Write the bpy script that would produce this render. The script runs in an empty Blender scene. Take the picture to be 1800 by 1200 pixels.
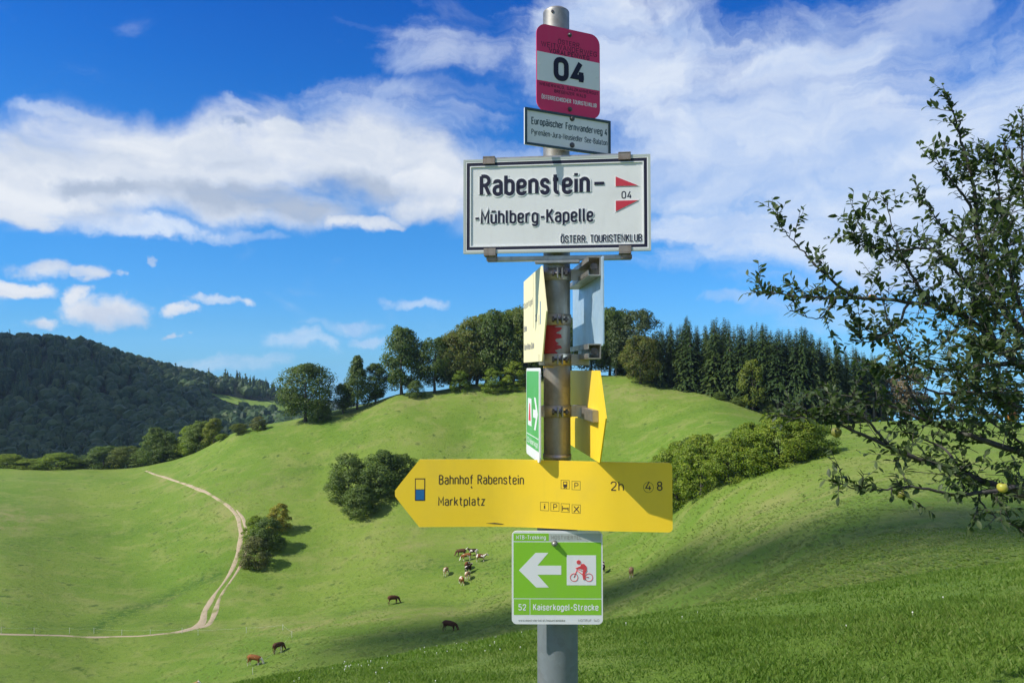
import bpy, bmesh, math, random
import numpy as np
from mathutils import Vector, Matrix

R = math.radians
S = bpy.context.scene
COL = S.collection

# ------------------------------------------------------------------ camera
FPX, HORIZON = 1300.0, 650.0                 # focal length and eye level in pixels of the 1800x1200 photograph
PITCH = math.atan((HORIZON - 600.0) / FPX)
cam_data = bpy.data.cameras.new('camera')
cam_data.sensor_width = 36.0
cam_data.lens = 36.0 * FPX / 1800.0
cam_data.clip_start = 0.05
cam_data.clip_end = 20000.0
cam = bpy.data.objects.new('camera', cam_data)
cam.location = (0, 0, 0)
cam.rotation_euler = (math.pi / 2 + PITCH, 0, 0)
COL.objects.link(cam)
S.camera = cam

# ------------------------------------------------------------------ sky and sun
SUN_EL, SUN_TRAVEL = R(44.0), R(21.0)         # elevation; direction the light travels, measured from +x towards +y
w = bpy.data.worlds.new('World')
S.world = w
w.use_nodes = True


def pix_dir(px, py):
    X, Y = (px - 900.0) / FPX, (600.0 - py) / FPX
    c, s = math.cos(PITCH), math.sin(PITCH)
    return Vector((X, c - Y * s, s + Y * c))


def pix_azel(px, py):
    d = pix_dir(px, py).normalized()
    return math.atan2(d.x, d.y), math.asin(d.z)


class NT:
    """small helper for building node trees"""
    def __init__(self, tree):
        self.t = tree

    def n(self, kind, **kw):
        nd = self.t.nodes.new(kind)
        for k, v in kw.items():
            setattr(nd, k, v)
        return nd

    def put(self, sock, v):
        if v is None:
            return
        if isinstance(v, bpy.types.NodeSocket):
            self.t.links.new(v, sock)
        else:
            sock.default_value = v

    def math(self, op, a, b=None, c=None, clamp=False):
        nd = self.n('ShaderNodeMath', operation=op)
        nd.use_clamp = clamp
        for s_, v in zip(nd.inputs, (a, b, c)):
            self.put(s_, v)
        return nd.outputs[0]

    def vmath(self, op, a, b=None, out=0):
        nd = self.n('ShaderNodeVectorMath', operation=op)
        self.put(nd.inputs[0], a)
        if b is not None:
            self.put(nd.inputs[1], b)
        return nd.outputs[out]

    def maprange(self, v, a, b, c=0.0, d=1.0, kind='SMOOTHSTEP'):
        nd = self.n('ShaderNodeMapRange', interpolation_type=kind)
        for s_, q in zip((0, 1, 2, 3, 4), (v, a, b, c, d)):
            self.put(nd.inputs[s_], q)
        return nd.outputs[0]

    def noise(self, vec, scale, detail=4.0, rough=0.5, dist=0.0, out=0, dims='3D'):
        nd = self.n('ShaderNodeTexNoise')
        nd.noise_dimensions = dims
        if vec is not None:
            self.put(nd.inputs['Vector'], vec)
        self.put(nd.inputs['Scale'], scale)
        self.put(nd.inputs['Detail'], detail)
        self.put(nd.inputs['Roughness'], rough)
        self.put(nd.inputs['Distortion'], dist)
        return nd.outputs[out]

    def mix(self, f, a, b, blend='MIX'):
        nd = self.n('ShaderNodeMix', data_type='RGBA', blend_type=blend)
        self.put(nd.inputs[0], f)
        self.put(nd.inputs[6], a)
        self.put(nd.inputs[7], b)
        return nd.outputs[2]

    def ramp(self, f, stops):
        nd = self.n('ShaderNodeValToRGB')
        self.put(nd.inputs[0], f)
        el = nd.color_ramp.elements
        while len(el) < len(stops):
            el.new(0.5)
        for e, (p, c) in zip(el, stops):
            e.position = p
            e.color = c if len(c) == 4 else (*c, 1)
        return nd.outputs[0]


def build_world():
    t = w.node_tree
    t.nodes.clear()
    k = NT(t)
    gen = k.n('ShaderNodeTexCoord').outputs['Generated']
    sky = k.n('ShaderNodeTexSky', sky_type='NISHITA', sun_disc=False, sun_elevation=SUN_EL,
              sun_rotation=R(249.0), altitude=700.0, air_density=1.0, dust_density=0.3, ozone_density=3.0)
    # below eye level the air looks like the air just above it
    t.links.new(k.vmath('MAXIMUM', gen, (-2.0, -2.0, 0.012)), sky.inputs[0])
    sep = k.n('ShaderNodeSeparateXYZ')
    t.links.new(gen, sep.inputs[0])
    az = k.math('ARCTAN2', sep.outputs[0], sep.outputs[1])
    el = k.math('ARCSINE', sep.outputs[2])
    cmb = k.n('ShaderNodeCombineXYZ')
    t.links.new(az, cmb.inputs[0])
    t.links.new(el, cmb.inputs[1])
    ae = cmb.outputs[0]
    tint = k.ramp(k.maprange(el, 0.0, 0.5, 0.0, 1.0, 'LINEAR'), SKY_TINT)
    skycol = k.mix(1.0, sky.outputs[0], tint, 'MULTIPLY')
    # domain warp, so the outlines of the clouds are ragged
    wn = k.noise(ae, 9.0, 5.0, 0.6, 0.0, out=1, dims='2D')
    warp = k.vmath('MULTIPLY', k.vmath('SUBTRACT', wn, (0.5, 0.5, 0.5)), (0.16, 0.055, 0.0))
    p = k.vmath('ADD', ae, warp)

    def blob(cx, cy, rx, ry, s):
        a, e = pix_azel(cx, cy)
        nd = k.n('ShaderNodeVectorMath', operation='MULTIPLY_ADD')
        sx, sy = FPX / (rx * s), FPX / (ry * s)
        k.put(nd.inputs[0], p)
        nd.inputs[1].default_value = (sx, sy, 0)
        nd.inputs[2].default_value = (-a * sx, -e * sy, 0)
        return k.vmath('LENGTH', nd.outputs[0], out=1)

    def union(lst):
        acc = blob(*lst[0])
        for b in lst[1:]:
            acc = k.math('SMOOTH_MIN', acc, blob(*b), 0.15)
        return k.maprange(acc, 1.5, 0.25, 0.0, 1.0)

    # long soft bank and puffy cumulus
    st = k.vmath('MULTIPLY', ae, (1.0, 1.9, 1.0))
    n1 = k.noise(st, 6.0, 8.0, 0.57, 0.35, dims='2D')
    nz = k.math('SUBTRACT', n1, 0.5)
    db = k.maprange(k.math('MULTIPLY_ADD', nz, 1.45, union(BANK)), 0.14, 1.02)
    dp = k.maprange(k.math('MULTIPLY_ADD', nz, 1.8, union(PUFFS)), 0.30, 1.12)
    d1 = k.math('MAXIMUM', db, dp)
    # thin streaky high cloud
    veil = union(CIRRUS)
    st2 = k.vmath('MULTIPLY', p, (1.0, 2.6, 1.0))
    n2 = k.noise(st2, 4.2, 7.0, 0.6, 0.6, dims='2D')
    d2 = k.maprange(k.math('MULTIPLY_ADD', k.math('SUBTRACT', n2, 0.5), 1.4, veil), 0.18, 1.02)
    wisp = union(WISPS)
    dw = k.maprange(k.math('MULTIPLY_ADD', k.math('SUBTRACT', n2, 0.5), 1.9, wisp), 0.35, 1.25, 0.0, 0.62)
    d2 = k.math('MAXIMUM', d2, dw)
    # away from the picture broken cover goes on, made denser and whiter to fill the shade
    away = k.maprange(k.math('ABSOLUTE', az), 0.68, 1.1)
    up = k.maprange(el, 0.52, 0.8)
    rest = k.math('MAXIMUM', away, up)
    n3 = k.noise(k.vmath('MULTIPLY', gen, (1.0, 1.0, 2.0)), 2.6, 5.0, 0.55, 0.4)
    d3 = k.math('MULTIPLY', k.maprange(n3, 0.44, 0.62, 0.0, 0.95), rest)
    d3 = k.math('MULTIPLY', d3, k.maprange(el, 0.0, 0.12))
    shade = union(SHADES)
    n4 = k.noise(k.vmath('MULTIPLY', p, (1.0, 2.2, 1.0)), 8.0, 5.0, 0.55, 0.2, dims='2D')
    g = k.math('ADD', k.math('MULTIPLY', shade, 0.9), k.maprange(n4, 0.34, 0.75, 0.0, 0.62, 'LINEAR'), clamp=True)
    ccol = k.ramp(g, CLOUD_RAMP)
    vcol = k.ramp(n4, VEIL_RAMP)
    c = k.mix(k.math('MULTIPLY', d2, 0.86), skycol, vcol)
    c = k.mix(d1, c, ccol)
    c = k.mix(d3, c, (0.84 * CLK, 0.88 * CLK, 0.93 * CLK, 1))
    bg = k.n('ShaderNodeBackground')
    t.links.new(c, bg.inputs[0])
    bg.inputs[1].default_value = SKY_STRENGTH
    out = k.n('ShaderNodeOutputWorld')
    t.links.new(bg.outputs[0], out.inputs[0])


SKY_STRENGTH = 0.088
SKY_TINT = [(0.0, (0.33, 0.86, 1.65)), (0.12, (0.31, 0.82, 1.42)), (0.42, (0.25, 0.92, 1.50)), (0.75, (0.10, 0.72, 1.55)), (1.0, (0.05, 0.58, 1.55))]
CLK = 0.90 / SKY_STRENGTH
CLOUD_RAMP = [(0.0, (0.78 * CLK, 0.82 * CLK, 0.88 * CLK)), (0.45, (0.60 * CLK, 0.67 * CLK, 0.79 * CLK)),
              (1.0, (0.42 * CLK, 0.50 * CLK, 0.64 * CLK))]
VEIL_RAMP = [(0.3, (0.78 * CLK, 0.85 * CLK, 0.94 * CLK)), (0.7, (0.50 * CLK, 0.63 * CLK, 0.87 * CLK))]
# clouds: centre x, y and half sizes in photograph pixels (turned into sky directions), weight
BANK = [
    (60, 300, 230, 80, 1.0), (330, 290, 280, 78, 1.0), (560, 280, 200, 84, 1.0), (430, 350, 260, 50, 0.95), (690, 300, 190, 80, 0.9), (170, 330, 260, 50, 0.95),
    (740, 360, 110, 46, 0.85), (650, 388, 130, 26, 0.7), (525, 225, 60, 26, 0.9),
]
PUFFS = [
    (30, 378, 60, 28, 0.85), (770, 355, 60, 30, 0.8), (700, 395, 50, 18, 0.7),
    (95, 472, 92, 24, 0.85), (35, 512, 80, 17, 0.8), (205, 550, 88, 36, 0.74), (98, 570, 50, 17, 0.8),
    (410, 528, 54, 15, 0.85), (340, 541, 60, 15, 0.75), (252, 457, 26, 11, 0.75), (290, 582, 28, 11, 0.7), (165, 482, 36, 18, 0.8), (175, 522, 44, 28, 0.7),
]
CIRRUS = [
    (1330, 250, 380, 190, 1.0), (1120, 110, 240, 130, 0.9), (1050, 25, 160, 60, 0.8), (1600, 340, 380, 190, 0.95),
    (1700, 220, 260, 80, 0.75), (1400, 130, 240, 70, 0.78), (1250, 400, 240, 50, 0.7), (225, 398, 190, 22, 0.85),
]
WISPS = [
    (740, 85, 190, 65, 0.8), (740, 190, 280, 60, 0.85), (140, 210, 110, 14, 0.8), (420, 185, 80, 12, 0.8), (330, 410, 180, 14, 0.9),
    (600, 575, 90, 18, 0.9), (520, 605, 60, 20, 1.0), (650, 598, 50, 12, 0.9), (745, 540, 70, 12, 0.9), (1290, 528, 70, 14, 1.0),
    (380, 640, 170, 20, 0.8), (1600, 40, 120, 70, 0.8), (900, 330, 200, 110, 0.9), (1450, 545, 200, 50, 0.8), (1190, 462, 150, 36, 1.0), (1600, 470, 260, 80, 0.9),
]
SHADES = [(450, 355, 260, 34, 0.75), (200, 335, 220, 28, 0.45), (640, 330, 160, 40, 0.6), (420, 222, 60, 14, 0.5), (200, 590, 60, 10, 0.4)]
build_world()
w.cycles.sampling_method = 'MANUAL'
w.cycles.sample_map_resolution = 512

sun_data = bpy.data.lights.new('sun', 'SUN')
sun_data.energy = 4.8
sun_data.angle = R(0.53)
sun_data.color = (1.0, 0.95, 0.87)
sun = bpy.data.objects.new('sun', sun_data)
LIGHT = Vector((math.cos(SUN_TRAVEL) * math.cos(SUN_EL), math.sin(SUN_TRAVEL) * math.cos(SUN_EL), -math.sin(SUN_EL)))
sun.rotation_euler = LIGHT.to_track_quat('-Z', 'Y').to_euler()
sun.location = -LIGHT * 60
COL.objects.link(sun)

S.view_settings.view_transform = 'Standard'
S.view_settings.look = 'None'
S.view_settings.gamma = 1.0
S.view_settings.use_curve_mapping = False
S.view_settings.exposure = 0.24
S.cycles.max_bounces = 6
S.cycles.transparent_max_bounces = 8
S.cycles.volume_bounces = 0
S.cycles.use_adaptive_sampling = True
S.cycles.adaptive_threshold = 0.02


# ------------------------------------------------------------------ helpers
def tag(o, label=None, cat=None, group=None, kind=None):
    if label:
        o['label'] = label
    if cat:
        o['category'] = cat
    if group:
        o['group'] = group
    if kind:
        o['kind'] = kind
    return o


def empty(name, loc=(0, 0, 0), rz=0.0):
    o = bpy.data.objects.new(name, None)
    o.empty_display_size = 0.2
    o.location = loc
    o.rotation_euler = (0, 0, rz)
    COL.objects.link(o)
    return o


def obj(name, mesh, parent=None, loc=None, rot=None):
    o = bpy.data.objects.new(name, mesh)
    if loc is not None:
        o.location = loc
    if rot is not None:
        o.rotation_euler = rot
    COL.objects.link(o)
    if parent is not None:
        o.parent = parent
    return o


def np_mesh(name, verts, faces, mat=None, smooth=False, normals=None):
    """verts (n,3) and faces (m,k) arrays"""
    me = bpy.data.meshes.new(name)
    verts = np.asarray(verts, dtype=np.float32)
    faces = np.asarray(faces, dtype=np.int32)
    m, kk = faces.shape
    me.vertices.add(len(verts))
    me.vertices.foreach_set('co', verts.ravel())
    me.loops.add(m * kk)
    me.loops.foreach_set('vertex_index', faces.ravel())
    me.polygons.add(m)
    me.polygons.foreach_set('loop_start', np.arange(0, m * kk, kk, dtype=np.int32))
    me.polygons.foreach_set('loop_total', np.full(m, kk, dtype=np.int32))
    me.polygons.foreach_set('use_smooth', np.full(m, bool(smooth)))
    me.update(calc_edges=True)
    if normals is not None:
        me.polygons.foreach_set('use_smooth', np.ones(m, dtype=bool))
        me.normals_split_custom_set_from_vertices(np.asarray(normals, dtype=np.float32))
    if mat is not None:
        me.materials.append(mat)
    return me


class MB:
    """collects boxes, prisms and tubes into one mesh"""
    def __init__(self):
        self.v, self.f, self.s = [], [], []

    def add(self, vs, fs, smooth=False):
        o = len(self.v)
        self.v += [tuple(q) for q in vs]
        self.f += [tuple(i + o for i in f) for f in fs]
        self.s += [smooth] * len(fs)
        return self

    def box(self, c, size, bev=0.0, M=None):
        x, y, z = (q / 2 for q in size)
        bm = bmesh.new()
        bmesh.ops.create_cube(bm, size=1.0)
        for vv in bm.verts:
            vv.co = Vector((vv.co.x * 2 * x, vv.co.y * 2 * y, vv.co.z * 2 * z))
        if bev:
            bmesh.ops.bevel(bm, geom=list(bm.edges), offset=bev, segments=2, affect='EDGES')
        T = Matrix.Translation(Vector(c)) @ (M if M is not None else Matrix.Identity(4))
        bm.verts.index_update()
        self.add([T @ q.co for q in bm.verts], [[q.index for q in f.verts] for f in bm.faces])
        bm.free()
        return self

    def prism(self, pts, y0, y1):
        """polygon in x,z (counter-clockwise seen from -y), extruded from y0 (front) to y1"""
        n = len(pts)
        vs = [(x, y0, z) for x, z in pts] + [(x, y1, z) for x, z in pts]
        fs = [tuple(range(n)), tuple(range(2 * n - 1, n - 1, -1))]
        for i in range(n):
            j = (i + 1) % n
            fs.append((i, i + n, j + n, j))
        return self.add(vs, fs)

    def tube(self, pts, rad, n=8, smooth=True, cap=True):
        pts = [Vector(q) for q in pts]
        if not hasattr(rad, '__len__'):
            rad = [rad] * len(pts)
        vs, fs = [], []
        ref = None
        for i, q in enumerate(pts):
            d = (pts[min(i + 1, len(pts) - 1)] - pts[max(i - 1, 0)])
            d = d.normalized() if d.length > 1e-9 else Vector((0, 0, 1))
            if ref is None:
                ref = Vector((1, 0, 0)) if abs(d.x) < 0.8 else Vector((0, 1, 0))
            a = d.cross(ref)
            if a.length < 1e-6:
                a = d.cross(Vector((0.3, 0.8, 0.5)))
            a.normalize()
            b = d.cross(a).normalized()
            ref = a.cross(d)
            for k_ in range(n):
                an = 2 * math.pi * k_ / n
                vs.append(q + (a * math.cos(an) + b * math.sin(an)) * rad[i])
        for i in range(len(pts) - 1):
            for k_ in range(n):
                k2 = (k_ + 1) % n
                fs.append((i * n + k_, i * n + k2, (i + 1) * n + k2, (i + 1) * n + k_))
        self.add(vs, fs, smooth)
        if cap:
            o = len(self.v) - len(vs)
            self.f.append(tuple(o + k_ for k_ in reversed(range(n))))
            self.f.append(tuple(o + (len(pts) - 1) * n + k_ for k_ in range(n)))
            self.s += [False, False]
        return self

    def mesh(self, name, mat=None):
        me = bpy.data.meshes.new(name)
        me.from_pydata(self.v, [], self.f)
        me.polygons.foreach_set('use_smooth', self.s)
        bm = bmesh.new()
        bm.from_mesh(me)
        bmesh.ops.recalc_face_normals(bm, faces=bm.faces)
        bm.to_mesh(me)
        bm.free()
        me.update()
        if mat is not None:
            me.materials.append(mat)
        return me

    def build(self, name, mat, parent=None, loc=None, rot=None):
        return obj(name, self.mesh(name, mat), parent, loc, rot)


def spline(pts, per=6):
    """Catmull-Rom through points (tuples of any size)"""
    P = [np.array(q, float) for q in pts]
    P = [2 * P[0] - P[1]] + P + [2 * P[-1] - P[-2]]
    out = []
    for i in range(1, len(P) - 2):
        a, b, c, d = P[i - 1:i + 3]
        for k_ in range(per):
            t = k_ / per
            out.append(0.5 * (2 * b + (c - a) * t + (2 * a - 5 * b + 4 * c - d) * t * t + (3 * b - a - 3 * c + d) * t ** 3))
    out.append(P[-2])
    return out


# ------------------------------------------------------------------ materials
MATS = {}


def new_mat(name):
    m = bpy.data.materials.new(name)
    m.use_nodes = True
    m.node_tree.nodes.clear()
    k = NT(m.node_tree)
    out = k.n('ShaderNodeOutputMaterial')
    MATS[name] = m
    return m, k, out


def principled(k, out, color, rough=0.6, metal=0.0, bump=None, bump_strength=0.3, bump_dist=0.01, spec=None, sheen=None):
    b = k.n('ShaderNodeBsdfPrincipled')
    k.put(b.inputs['Base Color'], color if not (isinstance(color, tuple) and len(color) == 3) else (*color, 1))
    k.put(b.inputs['Roughness'], rough)
    k.put(b.inputs['Metallic'], metal)
    if spec is not None:
        k.put(b.inputs['Specular IOR Level'], spec)
    if bump is not None:
        bn = k.n('ShaderNodeBump')
        bn.inputs['Strength'].default_value = bump_strength
        bn.inputs['Distance'].default_value = bump_dist
        k.put(bn.inputs['Height'], bump)
        k.t.links.new(bn.outputs[0], b.inputs['Normal'])
    k.t.links.new(b.outputs[0], out.inputs[0])
    return b


def worn_paint(name, color, rough=0.35, wear=0.12, metal=0.0, bump=0.0, dirt=(0.25, 0.24, 0.2), scale=14.0, spec=0.5):
    """painted sheet: slight fading, faint smears and fine orange-peel"""
    m, k, out = new_mat(name)
    tc = k.n('ShaderNodeTexCoord').outputs['Object']
    n1 = k.noise(tc, scale, 6, 0.6)
    n2 = k.noise(k.vmath('MULTIPLY', tc, (60, 60, 9)), 1.0, 4, 0.6)
    f = k.maprange(n1, 0.45, 0.85, 0.0, wear)
    c = k.mix(f, (*color, 1), (*dirt, 1))
    f2 = k.maprange(n2, 0.55, 0.9, 0.0, wear * 0.8)
    c = k.mix(f2, c, (*dirt, 1))
    r = k.maprange(n1, 0.3, 0.8, rough, rough + 0.2, 'LINEAR')
    principled(k, out, c, r, metal, bump=n1 if bump else None, bump_strength=bump, bump_dist=0.002, spec=spec)
    return m


def metal_mat(name, color, rough=0.35, metal=0.9, stain=(0.2, 0.18, 0.15), amount=0.35):
    m, k, out = new_mat(name)
    tc = k.n('ShaderNodeTexCoord').outputs['Object']
    n1 = k.noise(tc, 22.0, 7, 0.62)
    vo = k.n('ShaderNodeTexVoronoi')
    k.put(vo.inputs['Vector'], tc)
    vo.inputs['Scale'].default_value = 90.0
    n2 = k.noise(k.vmath('MULTIPLY', tc, (70, 70, 5)), 1.0, 5, 0.65)
    c = k.mix(k.maprange(n1, 0.4, 0.8, 0.0, amount), (*color, 1), (*stain, 1))
    c = k.mix(k.maprange(n2, 0.5, 0.8, 0.0, amount * 0.8), c, (*stain, 1))
    bw = k.n('ShaderNodeRGBToBW')
    k.t.links.new(vo.outputs['Color'], bw.inputs[0])
    c = k.mix(0.16, c, k.ramp(bw.outputs[0], [(0.0, (0.2, 0.2, 0.2)), (1.0, (0.8, 0.8, 0.8))]), 'OVERLAY')
    principled(k, out, c, k.maprange(n1, 0.3, 0.8, rough, rough + 0.25, 'LINEAR'), metal,
               bump=n1, bump_strength=0.12, bump_dist=0.002)
    return m


def leaf_mat(name, cols, trans=0.35, rough=0.55, objvar=0.25, tint=None):
    """foliage: colour varies per leaf island and per plant; light passes through"""
    m, k, out = new_mat(name)
    g = k.n('ShaderNodeNewGeometry')
    oi = k.n('ShaderNodeObjectInfo')
    tc = k.n('ShaderNodeTexCoord').outputs['Object']
    nn = k.noise(tc, 0.35, 3, 0.5)
    f = k.math('ADD', k.math('MULTIPLY', g.outputs['Random Per Island'], 0.55), k.math('MULTIPLY', nn, 0.5))
    f = k.math('ADD', f, k.math('MULTIPLY', k.math('SUBTRACT', oi.outputs['Random'], 0.5), objvar), clamp=True)
    n = len(cols)
    c = k.ramp(f, [(i / max(1, n - 1) * 0.9 + 0.05, q) for i, q in enumerate(cols)])
    b = k.n('ShaderNodeBsdfPrincipled')
    k.put(b.inputs['Base Color'], c)
    b.inputs['Roughness'].default_value = rough
    b.inputs['Specular IOR Level'].default_value = 0.3
    tr = k.n('ShaderNodeBsdfTranslucent')
    k.put(tr.inputs[0], k.mix(1.0, c, (1.3, 1.45, 0.7, 1), 'MULTIPLY'))
    mx = k.n('ShaderNodeMixShader')
    mx.inputs[0].default_value = trans
    k.t.links.new(b.outputs[0], mx.inputs[1])
    k.t.links.new(tr.outputs[0], mx.inputs[2])
    k.t.links.new(mx.outputs[0], out.inputs[0])
    return m


def bark_mat(name, c1, c2, scale=6.0):
    m, k, out = new_mat(name)
    tc = k.n('ShaderNodeTexCoord').outputs['Object']
    n1 = k.noise(k.vmath('MULTIPLY', tc, (1, 1, 0.25)), scale, 8, 0.65)
    n2 = k.noise(tc, scale * 0.3, 3, 0.5)
    c = k.mix(n1, (*c1, 1), (*c2, 1))
    c = k.mix(k.maprange(n2, 0.5, 0.75, 0, 0.5), c, (0.16, 0.17, 0.13, 1))
    principled(k, out, c, 0.85, 0, bump=n1, bump_strength=0.6, bump_dist=0.02)
    return m
# ------------------------------------------------------------------ terrain
EYE = 1.6


def azt(px, py):
    d = pix_dir(px, py)
    return math.atan2(d.x, d.y), d.z / math.hypot(d.x, d.y)


# brow of the near slope: x, y in the photograph and its distance
BROW = [(-300, 1335, 10.5), (0, 1288, 11.5), (250, 1236, 12), (400, 1207, 12.5), (482, 1189, 13), (643, 1162, 14), (820, 1135, 15), (1065, 1092, 16), (1144, 1083, 16.5), (1365, 1050, 18), (1540, 1026, 19), (1800, 988, 20), (2100, 952, 20)]
_b = [(*azt(x, y), r) for x, y, r in BROW]
B_AZ = np.array([q[0] for q in _b]); B_T = np.array([q[1] for q in _b]); B_R = np.array([q[2] for q in _b])

# ground points: photograph column -> (distance, photograph row)
COLUMNS = {
    -300: [(30, 1340), (60, 1330), (100, 1290), (135, 1150), (200, 960), (260, 850), (300, 828), (340, 845), (430, 920), (600, 880), (800, 740), (1000, 640), (1150, 600), (1400, 680), (2500, 745), (4000, 738)],
    0: [(30, 1310), (60, 1300), (100, 1250), (118, 1185), (132, 1118), (170, 990), (215, 890), (260, 835), (285, 821), (320, 838), (400, 900), (560, 850), (700, 780), (850, 690), (1000, 622), (1100, 610), (1350, 690), (2500, 745), (4000, 738)],
    130: [(110, 1220), (132, 1118), (170, 1000), (220, 885), (262, 832), (282, 823), (320, 842), (400, 900), (560, 850), (700, 770), (850, 685), (1000, 625), (1080, 614), (1300, 700)],
    280: [(60, 1290), (100, 1235), (115, 1180), (130, 1115), (160, 1020), (200, 900), (235, 834), (255, 812), (290, 830), (400, 890), (550, 825), (700, 760), (850, 700), (1000, 664), (1100, 657), (1300, 730), (2500, 745), (4000, 738)],
    420: [(60, 1260), (100, 1205), (112, 1150), (130, 1102), (150, 1015), (180, 905), (210, 810), (230, 762), (262, 775), (400, 840), (600, 800), (800, 740), (950, 697), (1050, 684), (1300, 740)],
    490: [(700, 765), (900, 722), (1000, 706), (1080, 701), (1300, 755)],
    560: [(60, 1225), (90, 1180), (115, 1112), (140, 1040), (170, 920), (200, 805), (225, 728), (250, 740), (400, 790), (700, 770), (1200, 765), (2500, 704), (4000, 738)],
    700: [(55, 1190), (90, 1145), (115, 1085), (140, 1005), (165, 905), (195, 785), (222, 695), (245, 707), (400, 760), (1000, 765), (2500, 722), (4000, 738)],
    825: [(50, 1170), (85, 1125), (118, 1065), (145, 975), (170, 885), (200, 765), (222, 676), (245, 688), (400, 740), (1000, 760), (2500, 745), (4000, 738)],
    980: [(50, 1145), (80, 1108), (100, 1060), (125, 1000), (150, 925), (175, 835), (200, 735), (222, 660), (250, 670), (400, 720), (1000, 760), (4000, 738)],
    1110: [(50, 1120), (72, 1075), (90, 1040), (112, 1006), (140, 925), (170, 830), (195, 740), (215, 667), (245, 674), (400, 720)],
    1250: [(45, 1095), (60, 1058), (80, 995), (100, 945), (122, 862), (150, 795), (180, 738), (205, 697), (240, 694), (400, 720), (1000, 760), (4000, 738)],
    1400: [(35, 1065), (60, 990), (80, 925), (100, 870), (118, 814), (150, 775), (190, 749), (220, 742), (260, 740), (400, 740)],
    1540: [(35, 1030), (55, 955), (75, 895), (100, 838), (120, 795), (150, 762), (190, 744), (230, 741), (400, 752), (1000, 765), (4000, 738)],
    1800: [(35, 990), (55, 942), (75, 890), (100, 832), (130, 780), (170, 750), (200, 743), (240, 750), (400, 775), (1000, 760), (4000, 738)],
    2100: [(35, 965), (75, 880), (130, 790), (200, 748), (400, 785), (1000, 760), (4000, 738)],
}
_c = []
for px, lst in COLUMNS.items():
    for r, y in lst:
        a, t = azt(px, y)
        _c.append((a * 2.2, math.log(r), t))
_c = np.array(_c)


def _tps(d2):
    return 0.5 * d2 * np.log(d2 + 1e-12)


_P = _c[:, :2]
_n = len(_P)
_D = ((_P[:, None, :] - _P[None, :, :]) ** 2).sum(-1)
_A = np.zeros((_n + 3, _n + 3))
_A[:_n, :_n] = _tps(_D) + np.eye(_n) * 4e-4
_A[:_n, _n] = 1
_A[:_n, _n + 1:] = _P
_A[_n:, :_n] = _A[:_n, _n:].T
_W = np.linalg.solve(_A, np.concatenate([_c[:, 2], np.zeros(3)]))


def sstep(a, b, x):
    t = np.clip((x - a) / (b - a), 0, 1)
    return t * t * (3 - 2 * t)


def ground_rz(az, r):
    """height of the ground (the eye is at 0) for azimuth and distance arrays"""
    az = np.asarray(az, float)
    r = np.asarray(r, float)
    shp = np.broadcast(az, r).shape
    az = np.broadcast_to(az, shp).ravel()
    r = np.broadcast_to(r, shp).ravel()
    ac = np.clip(az, -0.80, 0.80)
    rc = np.interp(ac, B_AZ, B_R)
    tc = np.interp(ac, B_AZ, B_T)
    b = EYE / rc ** 2
    a = -tc - 2 * EYE / rc
    zf = -EYE - a * r - b * r * r
    lr = np.log(np.maximum(r, 8.0))
    q = np.stack([ac * 2.2, lr], 1)
    tm = np.empty(len(q))
    for i in range(0, len(q), 20000):
        s = slice(i, i + 20000)
        d2 = ((q[s, None, :] - _P[None, :, :]) ** 2).sum(-1)
        tm[s] = _tps(d2) @ _W[:_n] + _W[_n] + q[s] @ _W[_n + 1:]
    wgt = sstep(np.log(rc * 1.35), np.log(rc * 2.3), np.log(np.maximum(r, 1e-3)))
    z = zf * (1 - wgt) + tm * r * wgt
    # behind and beside the camera: the upper part of the same meadow
    zb = -EYE + 0.10 * r * np.exp(-r / 260.0) - 0.02 * np.maximum(r - 400, 0)
    wb = sstep(0.95, 1.9, np.abs(az))
    z = z * (1 - wb) + zb * wb
    x = r * np.sin(az)
    y = r * np.cos(az)
    amp = np.clip((r - 30) / 100, 0, 1)
    z = z + amp * (0.22 * np.sin(x * 0.13 + y * 0.05 + 1.0) + 0.16 * np.sin(x * 0.06 - y * 0.17) + 0.10 * np.sin(x * 0.31 + y * 0.27))
    z = z + np.clip(r / 6, 0, 1) * (0.035 * np.sin(x * 1.1 + 0.6 * y) + 0.03 * np.sin(1.7 * y - 0.5 * x + 2) + 0.02 * np.sin(3.1 * x + 2.2 * y)) * np.exp(-r / 30)
    return z.reshape(shp)


def ground_z(x, y):
    x = np.asarray(x, float)
    y = np.asarray(y, float)
    return ground_rz(np.arctan2(x, y), np.hypot(x, y))


def hit(px, py, rmin=28.0, rmax=420.0):
    """the first ground point beyond rmin that a photograph pixel shows"""
    a, t = azt(px, py)
    rs = np.geomspace(rmin, rmax, 700)
    tz = ground_rz(a, rs) / rs
    ok = np.nonzero(tz >= t)[0]
    i = ok[0] if len(ok) else int(np.argmax(tz))
    if len(ok) and i > 0:
        f = (t - tz[i - 1]) / max(1e-9, tz[i] - tz[i - 1])
        r = rs[i - 1] + (rs[i] - rs[i - 1]) * f
    else:
        r = rs[i]
    x, y = r * math.sin(a), r * math.cos(a)
    return Vector((x, y, float(ground_z(x, y))))


def on_ground(px, r, dz=0.0):
    a, _ = azt(px, 700)
    x, y = r * math.sin(a), r * math.cos(a)
    return Vector((x, y, float(ground_z(x, y)) + dz))


def pxm(p):
    """photograph pixels per metre at a point"""
    return FPX / p.y


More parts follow.
